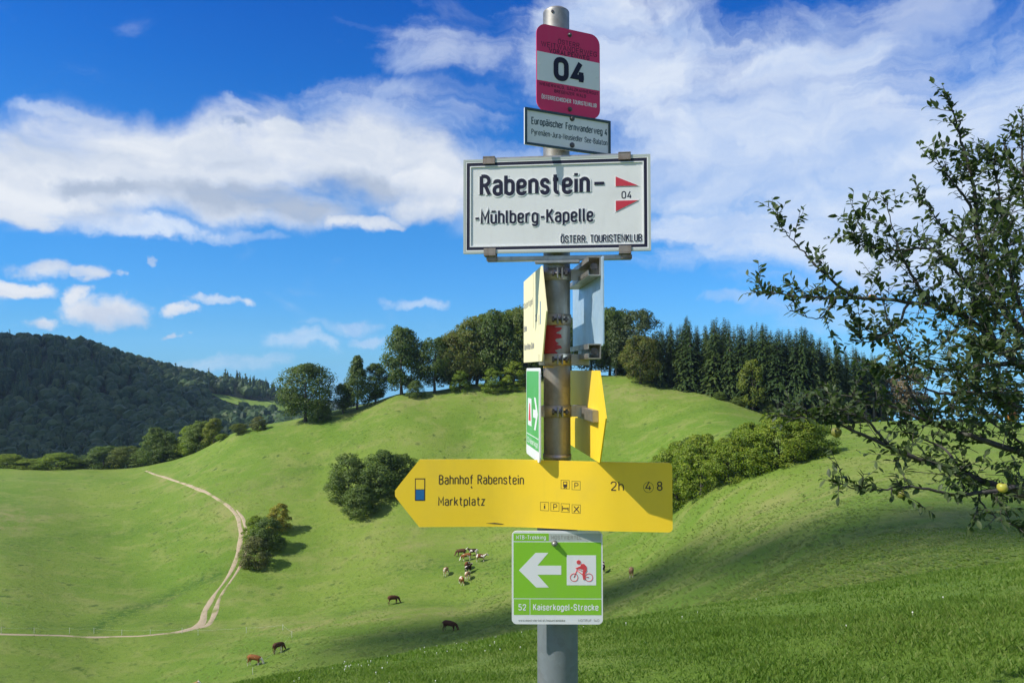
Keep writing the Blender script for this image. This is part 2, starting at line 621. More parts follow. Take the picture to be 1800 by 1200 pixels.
def build_ground():
    az = np.concatenate([np.linspace(-math.pi, -0.80, 90)[:-1], np.linspace(-0.80, 0.80, 620), np.linspace(0.80, math.pi, 90)[1:]])
    rr = np.concatenate([[0.05, 0.6, 1.2], np.geomspace(2.0, 420.0, 330), np.geomspace(430, 3000, 80)])
    A, Rr = np.meshgrid(az, rr, indexing='ij')
    Z = ground_rz(A, Rr)
    V = np.stack([Rr * np.sin(A), Rr * np.cos(A), Z], -1).reshape(-1, 3)
    na, nr = len(az), len(rr)
    I, J = np.meshgrid(np.arange(na - 1), np.arange(nr - 1), indexing='ij')
    q = (I * nr + J).ravel()
    F = np.stack([q, q + nr, q + nr + 1, q + 1], 1)[:, ::-1]
    me = np_mesh('ground', V, F, MATS['meadow'], smooth=True)
    # how dry or trodden the sward is (its own colour)
    dry = np.zeros(len(V))
    for (px, py, rx, ry, s) in DRY:
        c = hit(px, py, rmin=24)
        d = np.hypot((V[:, 0] - c.x) / rx, (V[:, 1] - c.y) / ry)
        dry = np.maximum(dry, s * np.exp(-d * d))
    r_ = np.hypot(V[:, 0], V[:, 1])
    lush = np.zeros(len(V))
    for arr, lines in ((dry, DRY_LINES), (lush, LUSH_LINES)):
        for pts, wd, s in lines:
            H_ = [hit(*q_) for q_ in pts]
            near = np.nonzero((np.abs(V[:, 0] - H_[0].x) < 160) & (np.abs(V[:, 1] - H_[0].y) < 160))[0]
            X, Y = V[near, 0], V[near, 1]
            best = np.full(len(near), 1e9)
            for a, b in zip(H_, H_[1:]):
                dx, dy = b.x - a.x, b.y - a.y
                f = np.clip(((X - a.x) * dx + (Y - a.y) * dy) / (dx * dx + dy * dy), 0, 1)
                best = np.minimum(best, np.hypot(X - a.x - f * dx, Y - a.y - f * dy))
            arr[near] = np.maximum(arr[near], s * np.exp(-(best / wd) ** 2))
    at = me.attributes.new('lush', 'FLOAT', 'POINT')
    at.data.foreach_set('value', lush.astype(np.float32))
    at = me.attributes.new('dry', 'FLOAT', 'POINT')
    at.data.foreach_set('value', dry.astype(np.float32))
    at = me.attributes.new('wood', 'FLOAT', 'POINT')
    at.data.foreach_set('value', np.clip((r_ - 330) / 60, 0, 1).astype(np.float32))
    o = obj('ground', me)
    tag(o, kind='structure')
    return o


DRY = [(1650, 940, 20, 11, 0.55), (1500, 985, 9, 7, 0.3), (20, 905, 7, 9, 0.9), (15, 925, 5, 5, 0.8), (700, 1085, 30, 2.2, 0.55), (840, 1062, 30, 2.0, 0.6),
       (900, 690, 26, 7, 0.7), (1110, 690, 22, 7, 0.6), (680, 712, 26, 5, 0.55), (560, 735, 12, 5, 0.55), (1400, 870, 22, 12, 0.5), (1300, 960, 16, 10, 0.45),
       (560, 1090, 18, 2.2, 0.6), (420, 1105, 12, 2.2, 0.5), (300, 1060, 14, 4, 0.35), (440, 860, 14, 10, 0.4), (1280, 780, 15, 5, 0.4), (680, 960, 16, 8, 0.35)]

DRY_LINES = [([(513, 1106), (640, 1090), (760, 1078), (900, 1062)], 1.2, 0.9), ([(380, 1105), (440, 1106), (513, 1106)], 1.0, 0.7), ([(690, 966), (760, 958), (850, 950), (900, 940)], 0.9, 0.6),
             ([(440, 850), (560, 880), (700, 930)], 1.0, 0.45), ([(560, 800), (720, 780), (880, 775)], 1.2, 0.4), ([(1080, 780), (1200, 745), (1320, 735)], 1.0, 0.45), ([(1180, 930), (1320, 860), (1480, 815)], 1.2, 0.5),
             ([(270, 838), (340, 862), (400, 900), (430, 950)], 2.2, 0.6)]
LUSH_LINES = [([(165, 1104), (240, 1068), (310, 1040), (380, 1010)], 2.4, 0.9), ([(60, 1100), (160, 1098), (330, 1085)], 2.0, 0.4), ([(600, 1080), (740, 1062), (880, 1046)], 1.6, 0.55),
              ([(700, 1000), (800, 990), (900, 985)], 3.5, 0.4), ([(380, 880), (500, 840), (640, 760)], 2.5, 0.35), ([(1120, 760), (1220, 725), (1300, 718)], 2.0, 0.4), ([(0, 960), (120, 940), (250, 930)], 3.0, 0.35)]


def meadow_material():
    m, k, out = new_mat('meadow')
    pos = k.n('ShaderNodeNewGeometry').outputs['Position']
    big = k.noise(pos, 0.022, 4, 0.55, 0.3)
    mid = k.noise(k.vmath('MULTIPLY', pos, (1.0, 1.4, 1.0)), 0.16, 5, 0.6, 0.4)
    tuft = k.noise(pos, 1.1, 6, 0.65, 0.3)
    fine = k.noise(pos, 9.0, 5, 0.7)
    wob = k.noise(pos, 0.9, 3, 0.6, 0.0, out=1)
    vfine = k.noise(pos, 60.0, 4, 0.7)
    vo = k.n('ShaderNodeTexVoronoi')
    k.put(vo.inputs['Vector'], k.vmath('ADD', k.vmath('MULTIPLY', pos, (1.0, 0.75, 1.0)), k.vmath('MULTIPLY', wob, (1.6, 1.6, 1.6))))
    vo.inputs['Scale'].default_value = 0.42
    vo.inputs['Randomness'].default_value = 1.0
    c = k.mix(k.maprange(big, 0.35, 0.65), (0.110, 0.194, 0.021, 1), (0.168, 0.236, 0.036, 1))
    c = k.mix(k.maprange(mid, 0.44, 0.70, 0, 0.7), c, (0.216, 0.250, 0.064, 1))
    c = k.mix(k.maprange(tuft, 0.50, 0.70, 0, 0.6), c, (0.064, 0.135, 0.013, 1))
    c = k.mix(k.maprange(fine, 0.45, 0.75, 0, 0.5), c, (0.056, 0.120, 0.012, 1))
    c = k.mix(k.maprange(vfine, 0.5, 0.8, 0, 0.4), c, (0.19, 0.24, 0.056, 1))
    spot = k.math('MULTIPLY', k.maprange(vo.outputs['Distance'], 0.34, 0.10), k.maprange(mid, 0.50, 0.60, 0, 0.75))
    c = k.mix(spot, c, (0.034, 0.080, 0.012, 1))
    at = k.n('ShaderNodeAttribute', attribute_name='dry').outputs['Fac']
    df = k.math('MULTIPLY', at, k.maprange(k.math('ADD', k.math('MULTIPLY', mid, 0.5), k.math('MULTIPLY', tuft, 0.5)), 0.38, 0.62))
    c = k.mix(df, c, (0.255, 0.240, 0.090, 1))
    lu = k.n('ShaderNodeAttribute', attribute_name='lush').outputs['Fac']
    c = k.mix(k.math('MULTIPLY', lu, k.maprange(tuft, 0.3, 0.6)), c, (0.048, 0.110, 0.014, 1))
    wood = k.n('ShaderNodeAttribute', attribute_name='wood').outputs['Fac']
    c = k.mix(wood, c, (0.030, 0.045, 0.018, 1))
    h = k.math('ADD', k.math('MULTIPLY', tuft, 0.55), k.math('MULTIPLY', fine, 0.30))
    h = k.math('ADD', h, k.math('MULTIPLY', vfine, 0.06))
    principled(k, out, c, 0.9, 0, bump=h, bump_strength=0.8, bump_dist=0.28, spec=0.15)


meadow_material()
ground = build_ground()


# ------------------------------------------------------------------ dirt track
def track_material():
    m, k, out = new_mat('dirt')
    pos = k.n('ShaderNodeNewGeometry').outputs['Position']
    n1 = k.noise(pos, 0.30, 7, 0.62)
    n2 = k.noise(pos, 5.0, 6, 0.7)
    c = k.mix(n2, (0.30, 0.235, 0.145, 1), (0.47, 0.39, 0.27, 1))
    c = k.mix(k.maprange(n1, 0.50, 0.68, 0, 0.9), c, (0.16, 0.20, 0.05, 1))
    principled(k, out, c, 0.95, 0, bump=n2, bump_strength=0.7, bump_dist=0.1, spec=0.1)


track_material()


def ribbon(name, pix, widths, mat, lift=0.05, seed=1, step=0.45, ground_pts=None):
    rng = np.random.default_rng(seed)
    pts = ground_pts or [hit(x, y) for x, y in pix]
    sp = spline([(q.x, q.y, wd * 0.88) for q, wd in zip(pts, widths)], 14)
    # resample by length
    sp = np.array(sp)
    L = np.concatenate([[0], np.cumsum(np.hypot(*np.diff(sp[:, :2], axis=0).T))])
    s = np.arange(0, L[-1], step)
    X, Y, Wd = (np.interp(s, L, sp[:, i]) for i in range(3))
    tx, ty = np.gradient(X), np.gradient(Y)
    ln = np.hypot(tx, ty) + 1e-9
    nx, ny = -ty / ln, tx / ln
    jl = np.convolve(rng.normal(0, 1, len(s) + 40), np.hanning(19) / np.hanning(19).sum(), 'same')[20:-20] * 0.9
    jr = np.convolve(rng.normal(0, 1, len(s) + 40), np.hanning(19) / np.hanning(19).sum(), 'same')[20:-20] * 0.9
    rows = []
    K = 5
    for i in range(K):
        f = i / (K - 1) * 2 - 1
        off = Wd / 2 * f * np.where(f < 0, 1 + jl, 1 + jr)
        xx, yy = X + nx * off, Y + ny * off
        zz = ground_z(xx, yy) + lift - (0.10 if abs(f) == 1 else 0.0)
        rows.append(np.stack([xx, yy, zz], 1))
    V = np.stack(rows, 1).reshape(-1, 3)
    m = len(s)
    I, J = np.meshgrid(np.arange(m - 1), np.arange(K - 1), indexing='ij')
    q = (I * K + J).ravel()
    F = np.stack([q, q + 1, q + K + 1, q + K], 1)[:, ::-1]
    me = np_mesh(name, V, F, mat, smooth=True)
    return me


path = obj('path', ribbon('path', [(-60, 1113), (0, 1114), (60, 1115.5), (120, 1117), (200, 1118.5), (250, 1117), (290, 1113), (320, 1109), (345, 1102)],
                          [0.8, 0.9, 0.8, 0.8, 0.9, 0.7, 0.9, 1.6, 2.0], MATS['dirt'], seed=2))
tag(path, kind='structure')
rut1 = obj('wheel_rut', ribbon('wheel_rut', [(338, 1105), (352, 1096), (362, 1072), (376, 1046), (396, 1020), (408, 1000), (417, 975), (423, 950), (423, 930), (414, 905), (398, 886), (370, 870), (330, 852), (298, 841), (268, 832), (256, 827)],
                               [1.6, 1.9, 1.5, 1.1, 0.9, 1.1, 1.2, 1.1, 1.1, 1.2, 1.0, 0.8, 0.9, 0.9, 0.7, 0.6], MATS['dirt'], seed=3), path)
rut2 = obj('wheel_rut', ribbon('wheel_rut', [(350, 1103), (368, 1096), (380, 1070), (385, 1052), (402, 1026), (414, 1008), (425, 990), (433, 970), (436, 950), (432, 928), (425, 908), (415, 895)],
                               [1.2, 1.6, 1.4, 1.0, 0.5, 0.7, 1.1, 0.9, 0.7, 0.7, 0.7, 0.4], MATS['dirt'], seed=4), path)
# ------------------------------------------------------------------ vegetation
leaf_mat('beech_leaves', [(0.0281, 0.0617, 0.0112), (0.0542, 0.101, 0.0168), (0.0879, 0.1384, 0.0224), (0.1309, 0.1636, 0.0318)], 0.35)
leaf_mat('warm_leaves', [(0.040, 0.076, 0.012), (0.080, 0.125, 0.018), (0.130, 0.160, 0.026), (0.185, 0.150, 0.034)], 0.35)
leaf_mat('bush_leaves', [(0.0442, 0.0858, 0.0182), (0.0832, 0.1404, 0.026), (0.1352, 0.195, 0.0364), (0.195, 0.234, 0.0546)], 0.35)
leaf_mat('hazel_leaves', [(0.0672, 0.126, 0.0126), (0.1344, 0.2152, 0.0189), (0.2152, 0.2888, 0.0273), (0.2992, 0.336, 0.042)], 0.4)
leaf_mat('lime_leaves', [(0.080, 0.115, 0.014), (0.140, 0.180, 0.020), (0.200, 0.220, 0.026)], 0.35)
leaf_mat('yellow_leaves', [(0.120, 0.150, 0.018), (0.260, 0.250, 0.026), (0.390, 0.330, 0.032)], 0.30)
leaf_mat('russet_leaves', [(0.070, 0.066, 0.030), (0.115, 0.090, 0.045), (0.150, 0.120, 0.060)], 0.2)
leaf_mat('olive_leaves', [(0.0858, 0.104, 0.0338), (0.143, 0.1625, 0.0468), (0.2145, 0.221, 0.065)], 0.35)
leaf_mat('spruce_needles', [(0.018, 0.038, 0.010), (0.032, 0.062, 0.014), (0.050, 0.086, 0.018), (0.074, 0.104, 0.022)], 0.20, objvar=0.5)
leaf_mat('larch_needles', [(0.035, 0.060, 0.018), (0.055, 0.085, 0.024), (0.080, 0.105, 0.030)], 0.2)
leaf_mat('wood_leaves', [(0.012, 0.036, 0.012), (0.028, 0.066, 0.016), (0.056, 0.104, 0.022), (0.105, 0.135, 0.034)], 0.2, objvar=0.0)
bark_mat('bark', (0.050, 0.042, 0.034), (0.110, 0.095, 0.080))
bark_mat('spruce_bark', (0.110, 0.090, 0.075), (0.230, 0.195, 0.165))
RNG = np.random.default_rng(7)


def leaf_quads(P, N, size, rng, aspect=0.62):
    """one bent leaf-clump quad per point, facing roughly along N"""
    n = len(P)
    N = N / (np.linalg.norm(N, axis=1, keepdims=True) + 1e-9)
    a = rng.normal(size=(n, 3))
    U = np.cross(N, a)
    U /= np.linalg.norm(U, axis=1, keepdims=True) + 1e-9
    W = np.cross(N, U)
    s = size if hasattr(size, '__len__') else np.full(n, size)
    s = (s * rng.uniform(0.65, 1.35, n))[:, None]
    q = np.stack([P - U * s * 0.5, P + W * s * aspect * 0.5 + N * s * 0.12, P + U * s * 0.5, P - W * s * aspect * 0.5 + N * s * 0.12], 1)[:, ::-1]
    V = q.reshape(-1, 3)
    F = np.arange(4 * n).reshape(-1, 4)
    return V, F


def envelope(kind, f):
    """relative crown radius at relative height f"""
    f = np.clip(f, 0, 1)
    if kind == 'round':
        return np.sqrt(np.clip(1 - (2 * f - 0.95) ** 2 / 1.12, 0.02, 1))
    if kind == 'tall':
        return np.clip(1.35 * np.sqrt(np.clip(f, 0.03, 1)) * (1 - f) ** 0.55 * 1.15, 0.05, 1)
    if kind == 'cone':
        return np.clip((1 - f) ** 0.8, 0.05, 1) * np.clip(0.55 + f * 3, 0, 1)
    return np.sqrt(np.clip(1 - f ** 2.4, 0.03, 1)) * np.clip(0.75 + f * 1.2, 0, 1)    # 'dome' reaches the ground


def crown_mesh(name, mat, H, W, base, kind, seed, blobs=46, per=110, leaf=0.55, blob_r=0.2, squash=0.8):
    rng = np.random.default_rng(seed)
    Ps, Ns, Ss = [], [], []
    for i in range(blobs):
        f = rng.uniform(0.02, 0.97) ** 0.9
        an = rng.uniform(0, 2 * math.pi)
        er = envelope(kind, f) * W / 2
        rad = er * math.sqrt(rng.uniform(0.15, 1.0)) * 0.86
        br = blob_r * W * rng.uniform(0.6, 1.15) * (0.55 + 0.45 * er / (W / 2))
        c = np.array([rad * math.cos(an), rad * math.sin(an), base + f * (H - base) - br * 0.35])
        m = int(per * rng.uniform(0.75, 1.25))
        d = rng.normal(size=(m, 3))
        d[:, 2] += 0.35
        d /= np.linalg.norm(d, axis=1, keepdims=True)
        rr = br * rng.uniform(0.45, 1.08, m) ** 0.6
        p = c + d * rr[:, None] * np.array([1.1, 1.1, squash])
        Ps.append(p)
        Ns.append(d + rng.normal(0, 0.5, (m, 3)))
        out = c * np.array([1, 1, 0.6]) - np.array([0, 0, (base + H) * 0.22])
        out = out / (np.linalg.norm(out) + 1e-6)
        Ss.append(d * 0.75 + out * 0.45 + rng.normal(0, 0.28, (m, 3)) + np.array([0, 0, 0.15]))
    P = np.concatenate(Ps)
    S_ = np.concatenate(Ss)
    N = np.concatenate(Ns)
    P[:, 2] = np.maximum(P[:, 2], base * 0.6 + 0.05)
    V, F = leaf_quads(P, N, leaf, rng)
    S_ = S_ / np.linalg.norm(S_, axis=1, keepdims=True)
    return np_mesh(name, V, F, MATS[mat], normals=np.repeat(S_, 4, axis=0))


def trunk_mesh(name, H, base, r, seed, mat='bark', limbs=6, W=8.0):
    rng = random.Random(seed)
    mb = MB()
    pts = [(0, 0, -0.6)]
    x = y = 0.0
    top = base + (H - base) * 0.72
    for i in range(1, 8):
        x += rng.uniform(-1, 1) * 0.02 * H * 0.3
        y += rng.uniform(-1, 1) * 0.02 * H * 0.3
        pts.append((x, y, top * i / 7))
    mb.tube(pts, [r * 1.35] + [r * (1 - 0.85 * i / 7) for i in range(1, 8)], 8)
    for i in range(limbs):
        k_ = rng.randint(2, 6)
        b = Vector(pts[k_])
        an = rng.uniform(0, 6.28)
        l = W * 0.36 * rng.uniform(0.6, 1.1)
        d = Vector((math.cos(an), math.sin(an), rng.uniform(0.5, 1.1)))
        e = b + d * l
        mid = b + d * l * 0.5 + Vector((0, 0, -0.06 * l))
        r0 = r * (1 - 0.85 * k_ / 7) * 0.6
        mb.tube([b, mid, e], [r0, r0 * 0.6, r0 * 0.2], 6)
    return mb.mesh(name, MATS[mat])


def spruce_meshes(seed, H=24.0, W=6.0, bare=0.12, mat='spruce_needles', dense=1.0):
    rng = np.random.default_rng(seed)
    V, F, o = [], [], 0
    levels = int(44 * dense)
    for i in range(levels):
        f = i / (levels - 1)
        z = H * (bare + (1 - bare) * f ** 0.92)
        L = W / 2 * (1 - f) ** 0.66 * rng.uniform(0.75, 1.15) + 0.14
        nb = max(5, int(13 * (1 - 0.55 * f)))
        for j in range(nb):
            an = rng.uniform(0, 2 * math.pi)
            l = L * rng.uniform(0.65, 1.12)
            d = np.array([math.cos(an), math.sin(an), 0])
            s = np.array([-d[1], d[0], 0])
            segs = 4
            droop = rng.uniform(0.22, 0.42)
            wd = 0.34 * l ** 0.6 * rng.uniform(0.6, 1.1)
            for q in range(segs):
                g0, g1 = q / segs, (q + 1.15) / segs
                p0 = d * l * g0 + np.array([0, 0, z + 0.25 * l * g0 - droop * 2.0 * l * g0 ** 2])
                p1 = d * l * g1 + np.array([0, 0, z + 0.25 * l * g1 - droop * 2.0 * l * g1 ** 2])
                w0 = wd * (0.5 + 0.9 * math.sin(math.pi * min(1, g0 + 0.25)))
                tilt = np.array([0, 0, rng.uniform(-0.45, 0.1)]) * w0
                sd = s * (1 if (q + j) % 2 else -1)
                V += [p0, p0 + sd * w0 + tilt + (p1 - p0) * 0.7, p1, p0 - sd * w0 * 0.7 + tilt + (p1 - p0) * 0.5]
                F.append([o, o + 1, o + 2, o + 3])
                o += 4
    crown = np_mesh('crown', np.array(V), np.array(F), MATS[mat])
    mb = MB()
    mb.tube([(0, 0, -0.8), (0, 0, H * 0.3), (0, 0, H * 0.7), (0, 0, H * 0.985)], [0.30, 0.24, 0.13, 0.02], 7)
    return crown, mb.mesh('trunk', MATS['spruce_bark'])


def plant(name, label, cat, loc, crown, trunk, scale=(1, 1, 1), rz=0.0, group=None, stem='trunk', leaf='crown'):
    t = empty(name, loc, rz)
    t.scale = scale
    tag(t, label, cat, group)
    obj(leaf, crown, t)
    if trunk is not None:
        obj(stem, trunk, t)
    return t


# prototypes: every crown is 10 m tall and 10 m wide, scaled to the tree
def proto(kind, mat, base, seed, **kw):
    return (crown_mesh('crown', mat, 10.0, 10.0, base, kind, seed, **kw), trunk_mesh('trunk', 10.0, base, 0.28, seed, W=9.0))


T_ROUND = [proto('round', 'beech_leaves', 1.6, 11 + i, blobs=110, per=120, leaf=0.30, blob_r=0.15) for i in range(3)]
T_TALL = [proto('tall', 'beech_leaves', 0.9, 31 + i, blobs=110, per=120, leaf=0.30, blob_r=0.14) for i in range(2)]
T_WARM = [proto('round', 'warm_leaves', 0.9, 51 + i, blobs=110, per=120, leaf=0.30, blob_r=0.15) for i in range(2)]
T_CONE = [proto('cone', 'beech_leaves', 1.0, 61, blobs=110, per=120, leaf=0.30, blob_r=0.14)]
T_LARCH = [proto('round', 'larch_needles', 1.2, 71, blobs=130, per=100, leaf=0.26, blob_r=0.10)]
T_LIME = [proto('round', 'lime_leaves', 1.2, 81, blobs=50, per=80, leaf=0.5, blob_r=0.16)]
T_RUSSET = [proto('round', 'russet_leaves', 1.2, 91, blobs=50, per=80, leaf=0.5, blob_r=0.16)]
B_DOME = [(crown_mesh('foliage', 'bush_leaves', 10.0, 10.0, 0.0, 'dome', 101 + i, blobs=120, per=130, leaf=0.30, blob_r=0.13), trunk_mesh('stem', 6.0, 0.3, 0.22, 201 + i, limbs=9, W=9.0)) for i in range(3)]
B_HAZEL = [(crown_mesh('foliage', 'hazel_leaves', 10.0, 10.0, 0.0, 'dome', 111 + i, blobs=120, per=130, leaf=0.30, blob_r=0.12), trunk_mesh('stem', 6.0, 0.3, 0.22, 211 + i, limbs=9, W=9.0)) for i in range(3)]
B_YELLOW = [(crown_mesh('foliage', 'yellow_leaves', 10.0, 10.0, 0.0, 'dome', 121, blobs=100, per=110, leaf=0.36, blob_r=0.13), trunk_mesh('stem', 6.0, 0.3, 0.22, 221, limbs=9, W=9.0))]
B_RUSSET = [(crown_mesh('foliage', 'olive_leaves', 10.0, 10.0, 0.0, 'dome', 131, blobs=100, per=110, leaf=0.36, blob_r=0.13), trunk_mesh('stem', 6.0, 0.3, 0.22, 231, limbs=9, W=9.0))]
B_LIME = [(crown_mesh('foliage', 'lime_leaves', 10.0, 10.0, 0.0, 'dome', 141, blobs=100, per=110, leaf=0.36, blob_r=0.13), trunk_mesh('stem', 6.0, 0.3, 0.22, 241, limbs=9, W=9.0))]
_turn = [0.0]


def grow(name, label, cat, px, base_y, top_y, width, pr, group=None, r=None, deeper=0.0, stem='trunk', leaf='crown'):
    """a plant rooted on the ground at photograph column px, as tall and wide as it shows there"""
    p = on_ground(px, r) if r else hit(px, base_y)
    if deeper:
        a = math.atan2(p.x, p.y)
        rr = math.hypot(p.x, p.y) + deeper
        p = Vector((rr * math.sin(a), rr * math.cos(a), 0))
        p.z = float(ground_z(p.x, p.y))
    h = pix_dir(px, top_y)
    zt = h.z / h.y * p.y
    H = max(0.8, zt - p.z)
    Wm = width * 1.2 / pxm(p)
    _turn[0] += 2.4
    return plant(name, label, cat, p, pr[0], pr[1], (Wm / 10, Wm / 10, H / 10), _turn[0], group, stem, leaf)


# --- trees along the ridge, left to right
G_RIDGE = 'broadleaf trees along the ridge'
RIDGE = [
    ('broadleaf_tree', 'spreading round tree standing alone at the left end of the ridge', 537, 729, 640, 92, T_ROUND[0], 223),
    ('broadleaf_tree', 'small thin-stemmed tree left of the dark conical ridge tree', 603, 714, 672, 32, T_ROUND[1], 224),
    ('broadleaf_tree', 'dark cone-shaped tree on the ridge, second tall one from the left', 628, 708, 624, 58, T_CONE[0], 224),
    ('broadleaf_tree', 'slim low tree right of the dark cone-shaped ridge tree', 660, 702, 638, 52, T_TALL[1], 226),
    ('broadleaf_tree', 'tallest free-standing tree of the ridge with a layered crown', 706, 694, 573, 84, T_TALL[0], 224),
    ('broadleaf_tree', 'round dark tree on the ridge just right of the tallest free-standing one', 764, 684, 594, 74, T_ROUND[2], 224),
    ('broadleaf_tree', 'olive green tree at the left edge of the close ridge clump', 808, 678, 580, 70, T_WARM[0], 224),
    ('broadleaf_tree', 'broad tree with reddish top in the close ridge clump', 838, 674, 556, 84, T_WARM[1], 227),
    ('broadleaf_tree', 'big dark tree in the ridge clump left of the yellow signs', 880, 670, 543, 92, T_ROUND[1], 225),
    ('broadleaf_tree', 'big tree of the ridge clump partly hidden by the pale yellow sign', 925, 665, 538, 92, T_WARM[0], 224),
    ('broadleaf_tree', 'ridge tree seen between the pole and the blue-grey sign back', 1003, 660, 560, 70, T_ROUND[0], 226),
    ('broadleaf_tree', 'dark tree just right of the blue-grey sign back', 1072, 660, 541, 70, T_ROUND[2], 228),
    ('broadleaf_tree', 'tall feathery grey-green tree at the left of the spruce stand', 1118, 667, 543, 96, T_LARCH[0], 222),
    ('broadleaf_tree', 'lower round tree in front of the feathery grey-green tree', 1126, 672, 590, 66, T_WARM[1], 214),
    ('broadleaf_tree', 'bright yellow-green tree in front of the spruce stand', 1323, 712, 632, 46, T_LIME[0], 203),
    ('broadleaf_tree', 'russet brown tree showing through the apple tree', 1600, 738, 645, 74, T_RUSSET[0], 228),
    ('broadleaf_tree', 'olive tree right beside the spruce stand behind the apple branches', 1556, 742, 640, 60, T_LARCH[0], 234),
]
for nm, lb, px, by, ty, wd, pr, rr in RIDGE:
    grow(nm, lb, 'tree', px, by, ty, wd, pr, G_RIDGE, r=rr)
for px, ty, wd, pr, lb in [(792, 590, 66, T_ROUND[0], 'back tree at the left of the close ridge clump'), (855, 552, 86, T_TALL[1], 'tall back tree in the close ridge clump'), (902, 545, 90, T_ROUND[2], 'back tree of the ridge clump behind the pale yellow sign'),
                       (955, 552, 80, T_ROUND[1], 'ridge tree hidden behind the pole between the side signs'), (1040, 556, 70, T_WARM[1], 'ridge tree behind the blue-grey sign back'), (1090, 548, 76, T_ROUND[0], 'back tree between the sign back and the feathery tree')]:
    grow('broadleaf_tree', lb, 'tree', px, 680, ty, wd, pr, G_RIDGE, r=233)
# under-storey bushes along the ridge foot
for i, (px, by, ty, wd, lb) in enumerate([
        (562, 727, 700, 30, 'dark bush at the foot of the lone round ridge tree'),
        (575, 724, 712, 16, 'tiny bush right of the lone round ridge tree'),
        (730, 690, 668, 30, 'bush between the two tall free-standing ridge trees'),
        (810, 680, 650, 36, 'yellowish bush at the foot of the close ridge clump'),
        (868, 672, 645, 44, 'bush under the ridge clump left of the pale yellow sign'),
        (905, 668, 635, 50, 'wide bush under the ridge clump right behind the pale yellow sign'),
        (1265, 703, 688, 24, 'low bush at the foot of the spruces left of the yellow-green tree'),
        (1300, 708, 696, 30, 'low bush at the foot of the spruces beside the yellow-green tree'),
        (1350, 716, 700, 30, 'low bush right of the yellow-green tree')]):
    grow('bush', lb, 'bush', px, by, ty, wd, (B_DOME + B_HAZEL)[i % 6], 'bushes along the ridge foot', r=219 if px < 1000 else 204, stem='stem', leaf='foliage')

# --- spruce stand
SPRUCE = [spruce_meshes(301, 24, 8.6, 0.06), spruce_meshes(302, 24, 7.6, 0.04), spruce_meshes(303, 24, 7.8, 0.26), spruce_meshes(304, 24, 7.0, 0.32, dense=0.9)]
rs = random.Random(5)
TOPS = [(1160, 575), (1175, 568), (1210, 553), (1235, 572), (1256, 555), (1278, 556), (1298, 566), (1330, 561), (1346, 566), (1372, 576), (1411, 567), (1425, 578), (1445, 588), (1475, 598), (1505, 606), (1535, 618), (1570, 640)]
tx_ = [q[0] for q in TOPS]
ty_ = [q[1] for q in TOPS]
edge_x = [1060, 1120, 1180, 1250, 1330, 1400, 1440, 1540, 1600]
edge_y = [664, 672, 683, 698, 716, 742, 752, 748, 742]
n_sp = 0
for row in range(4):
    px = 1078 + row * 6 + rs.uniform(0, 8)
    while px < 1560:
        r0 = float(np.interp(px, [1070, 1200, 1330, 1420, 1560], [222, 214, 207, 203, 226])) + row * 7 + rs.uniform(-2.5, 2.5)
        top = float(np.interp(px, tx_, ty_)) if px > 1150 else 575
        near = min(abs(px - q) for q in tx_)
        top += (0 if near < 6 else rs.uniform(3, 15)) + (3 - row) * 2
        p = on_ground(px, r0)
        h = pix_dir(px, top)
        H = h.z / h.y * p.y - p.z
        pr = SPRUCE[rs.choice([2, 3]) if px > 1330 and row < 2 else rs.choice([0, 1, 0, 1, 2])]
        if not (1100 < px < 1140 and row == 0):
            wsc = rs.uniform(0.98, 1.28) * H / 24
            plant('spruce_tree', 'tall dark spruce in the dense stand at the right end of the ridge', 'spruce', p, pr[0], pr[1], (wsc, wsc, H / 24), rs.uniform(0, 6.28), 'spruces of the stand on the ridge')
            n_sp += 1
        px += rs.uniform(12, 20)

# --- hedge on the right slope, from the yellow arrow up to the apple tree
HEDGE = [(1165, 905, 800, 70, 0), (1190, 898, 775, 76, 1), (1232, 876, 762, 82, 2), (1280, 856, 768, 74, 0), (1325, 838, 742, 84, 1), (1368, 826, 724, 84, 2), (1405, 816, 726, 70, 0), (1438, 806, 742, 58, 1)]
HL = ['olive hedge bush half hidden behind the right end of the yellow arrow sign', 'dark-footed hedge bush right beside the end of the yellow arrow sign',
      'yellow-green hedge bush, third from the yellow arrow sign', 'low hedge bush where the row dips, fourth from the yellow arrow sign',
      'bright yellow-green hedge bush in the middle of the row on the right slope', 'tallest yellow-green hedge bush, third from the apple tree end',
      'olive hedge bush under the apple twigs, second from the row end', 'last small hedge bush at the upper right end of the row']
for (px, by, ty, wd, i), lb in zip(HEDGE, HL):
    grow('hedge_bush', lb, 'bush', px, by, ty, wd * 1.15, B_HAZEL[i], 'hedge bushes on the right slope', deeper=3.0, stem='stem', leaf='foliage')
for px, by, ty, wd, lb in [(1155, 820, 800, 30, 'dark bush peeping over the right of the yellow arrow sign'), (1208, 812, 768, 48, 'back bush behind the hedge near its lower end'), (1300, 790, 752, 60, 'back bush behind the middle of the hedge')]:
    grow('hedge_bush', lb, 'bush', px, by, ty, wd, B_DOME[1], 'hedge bushes on the right slope', r=136 if px > 1200 else 140, stem='stem', leaf='foliage')

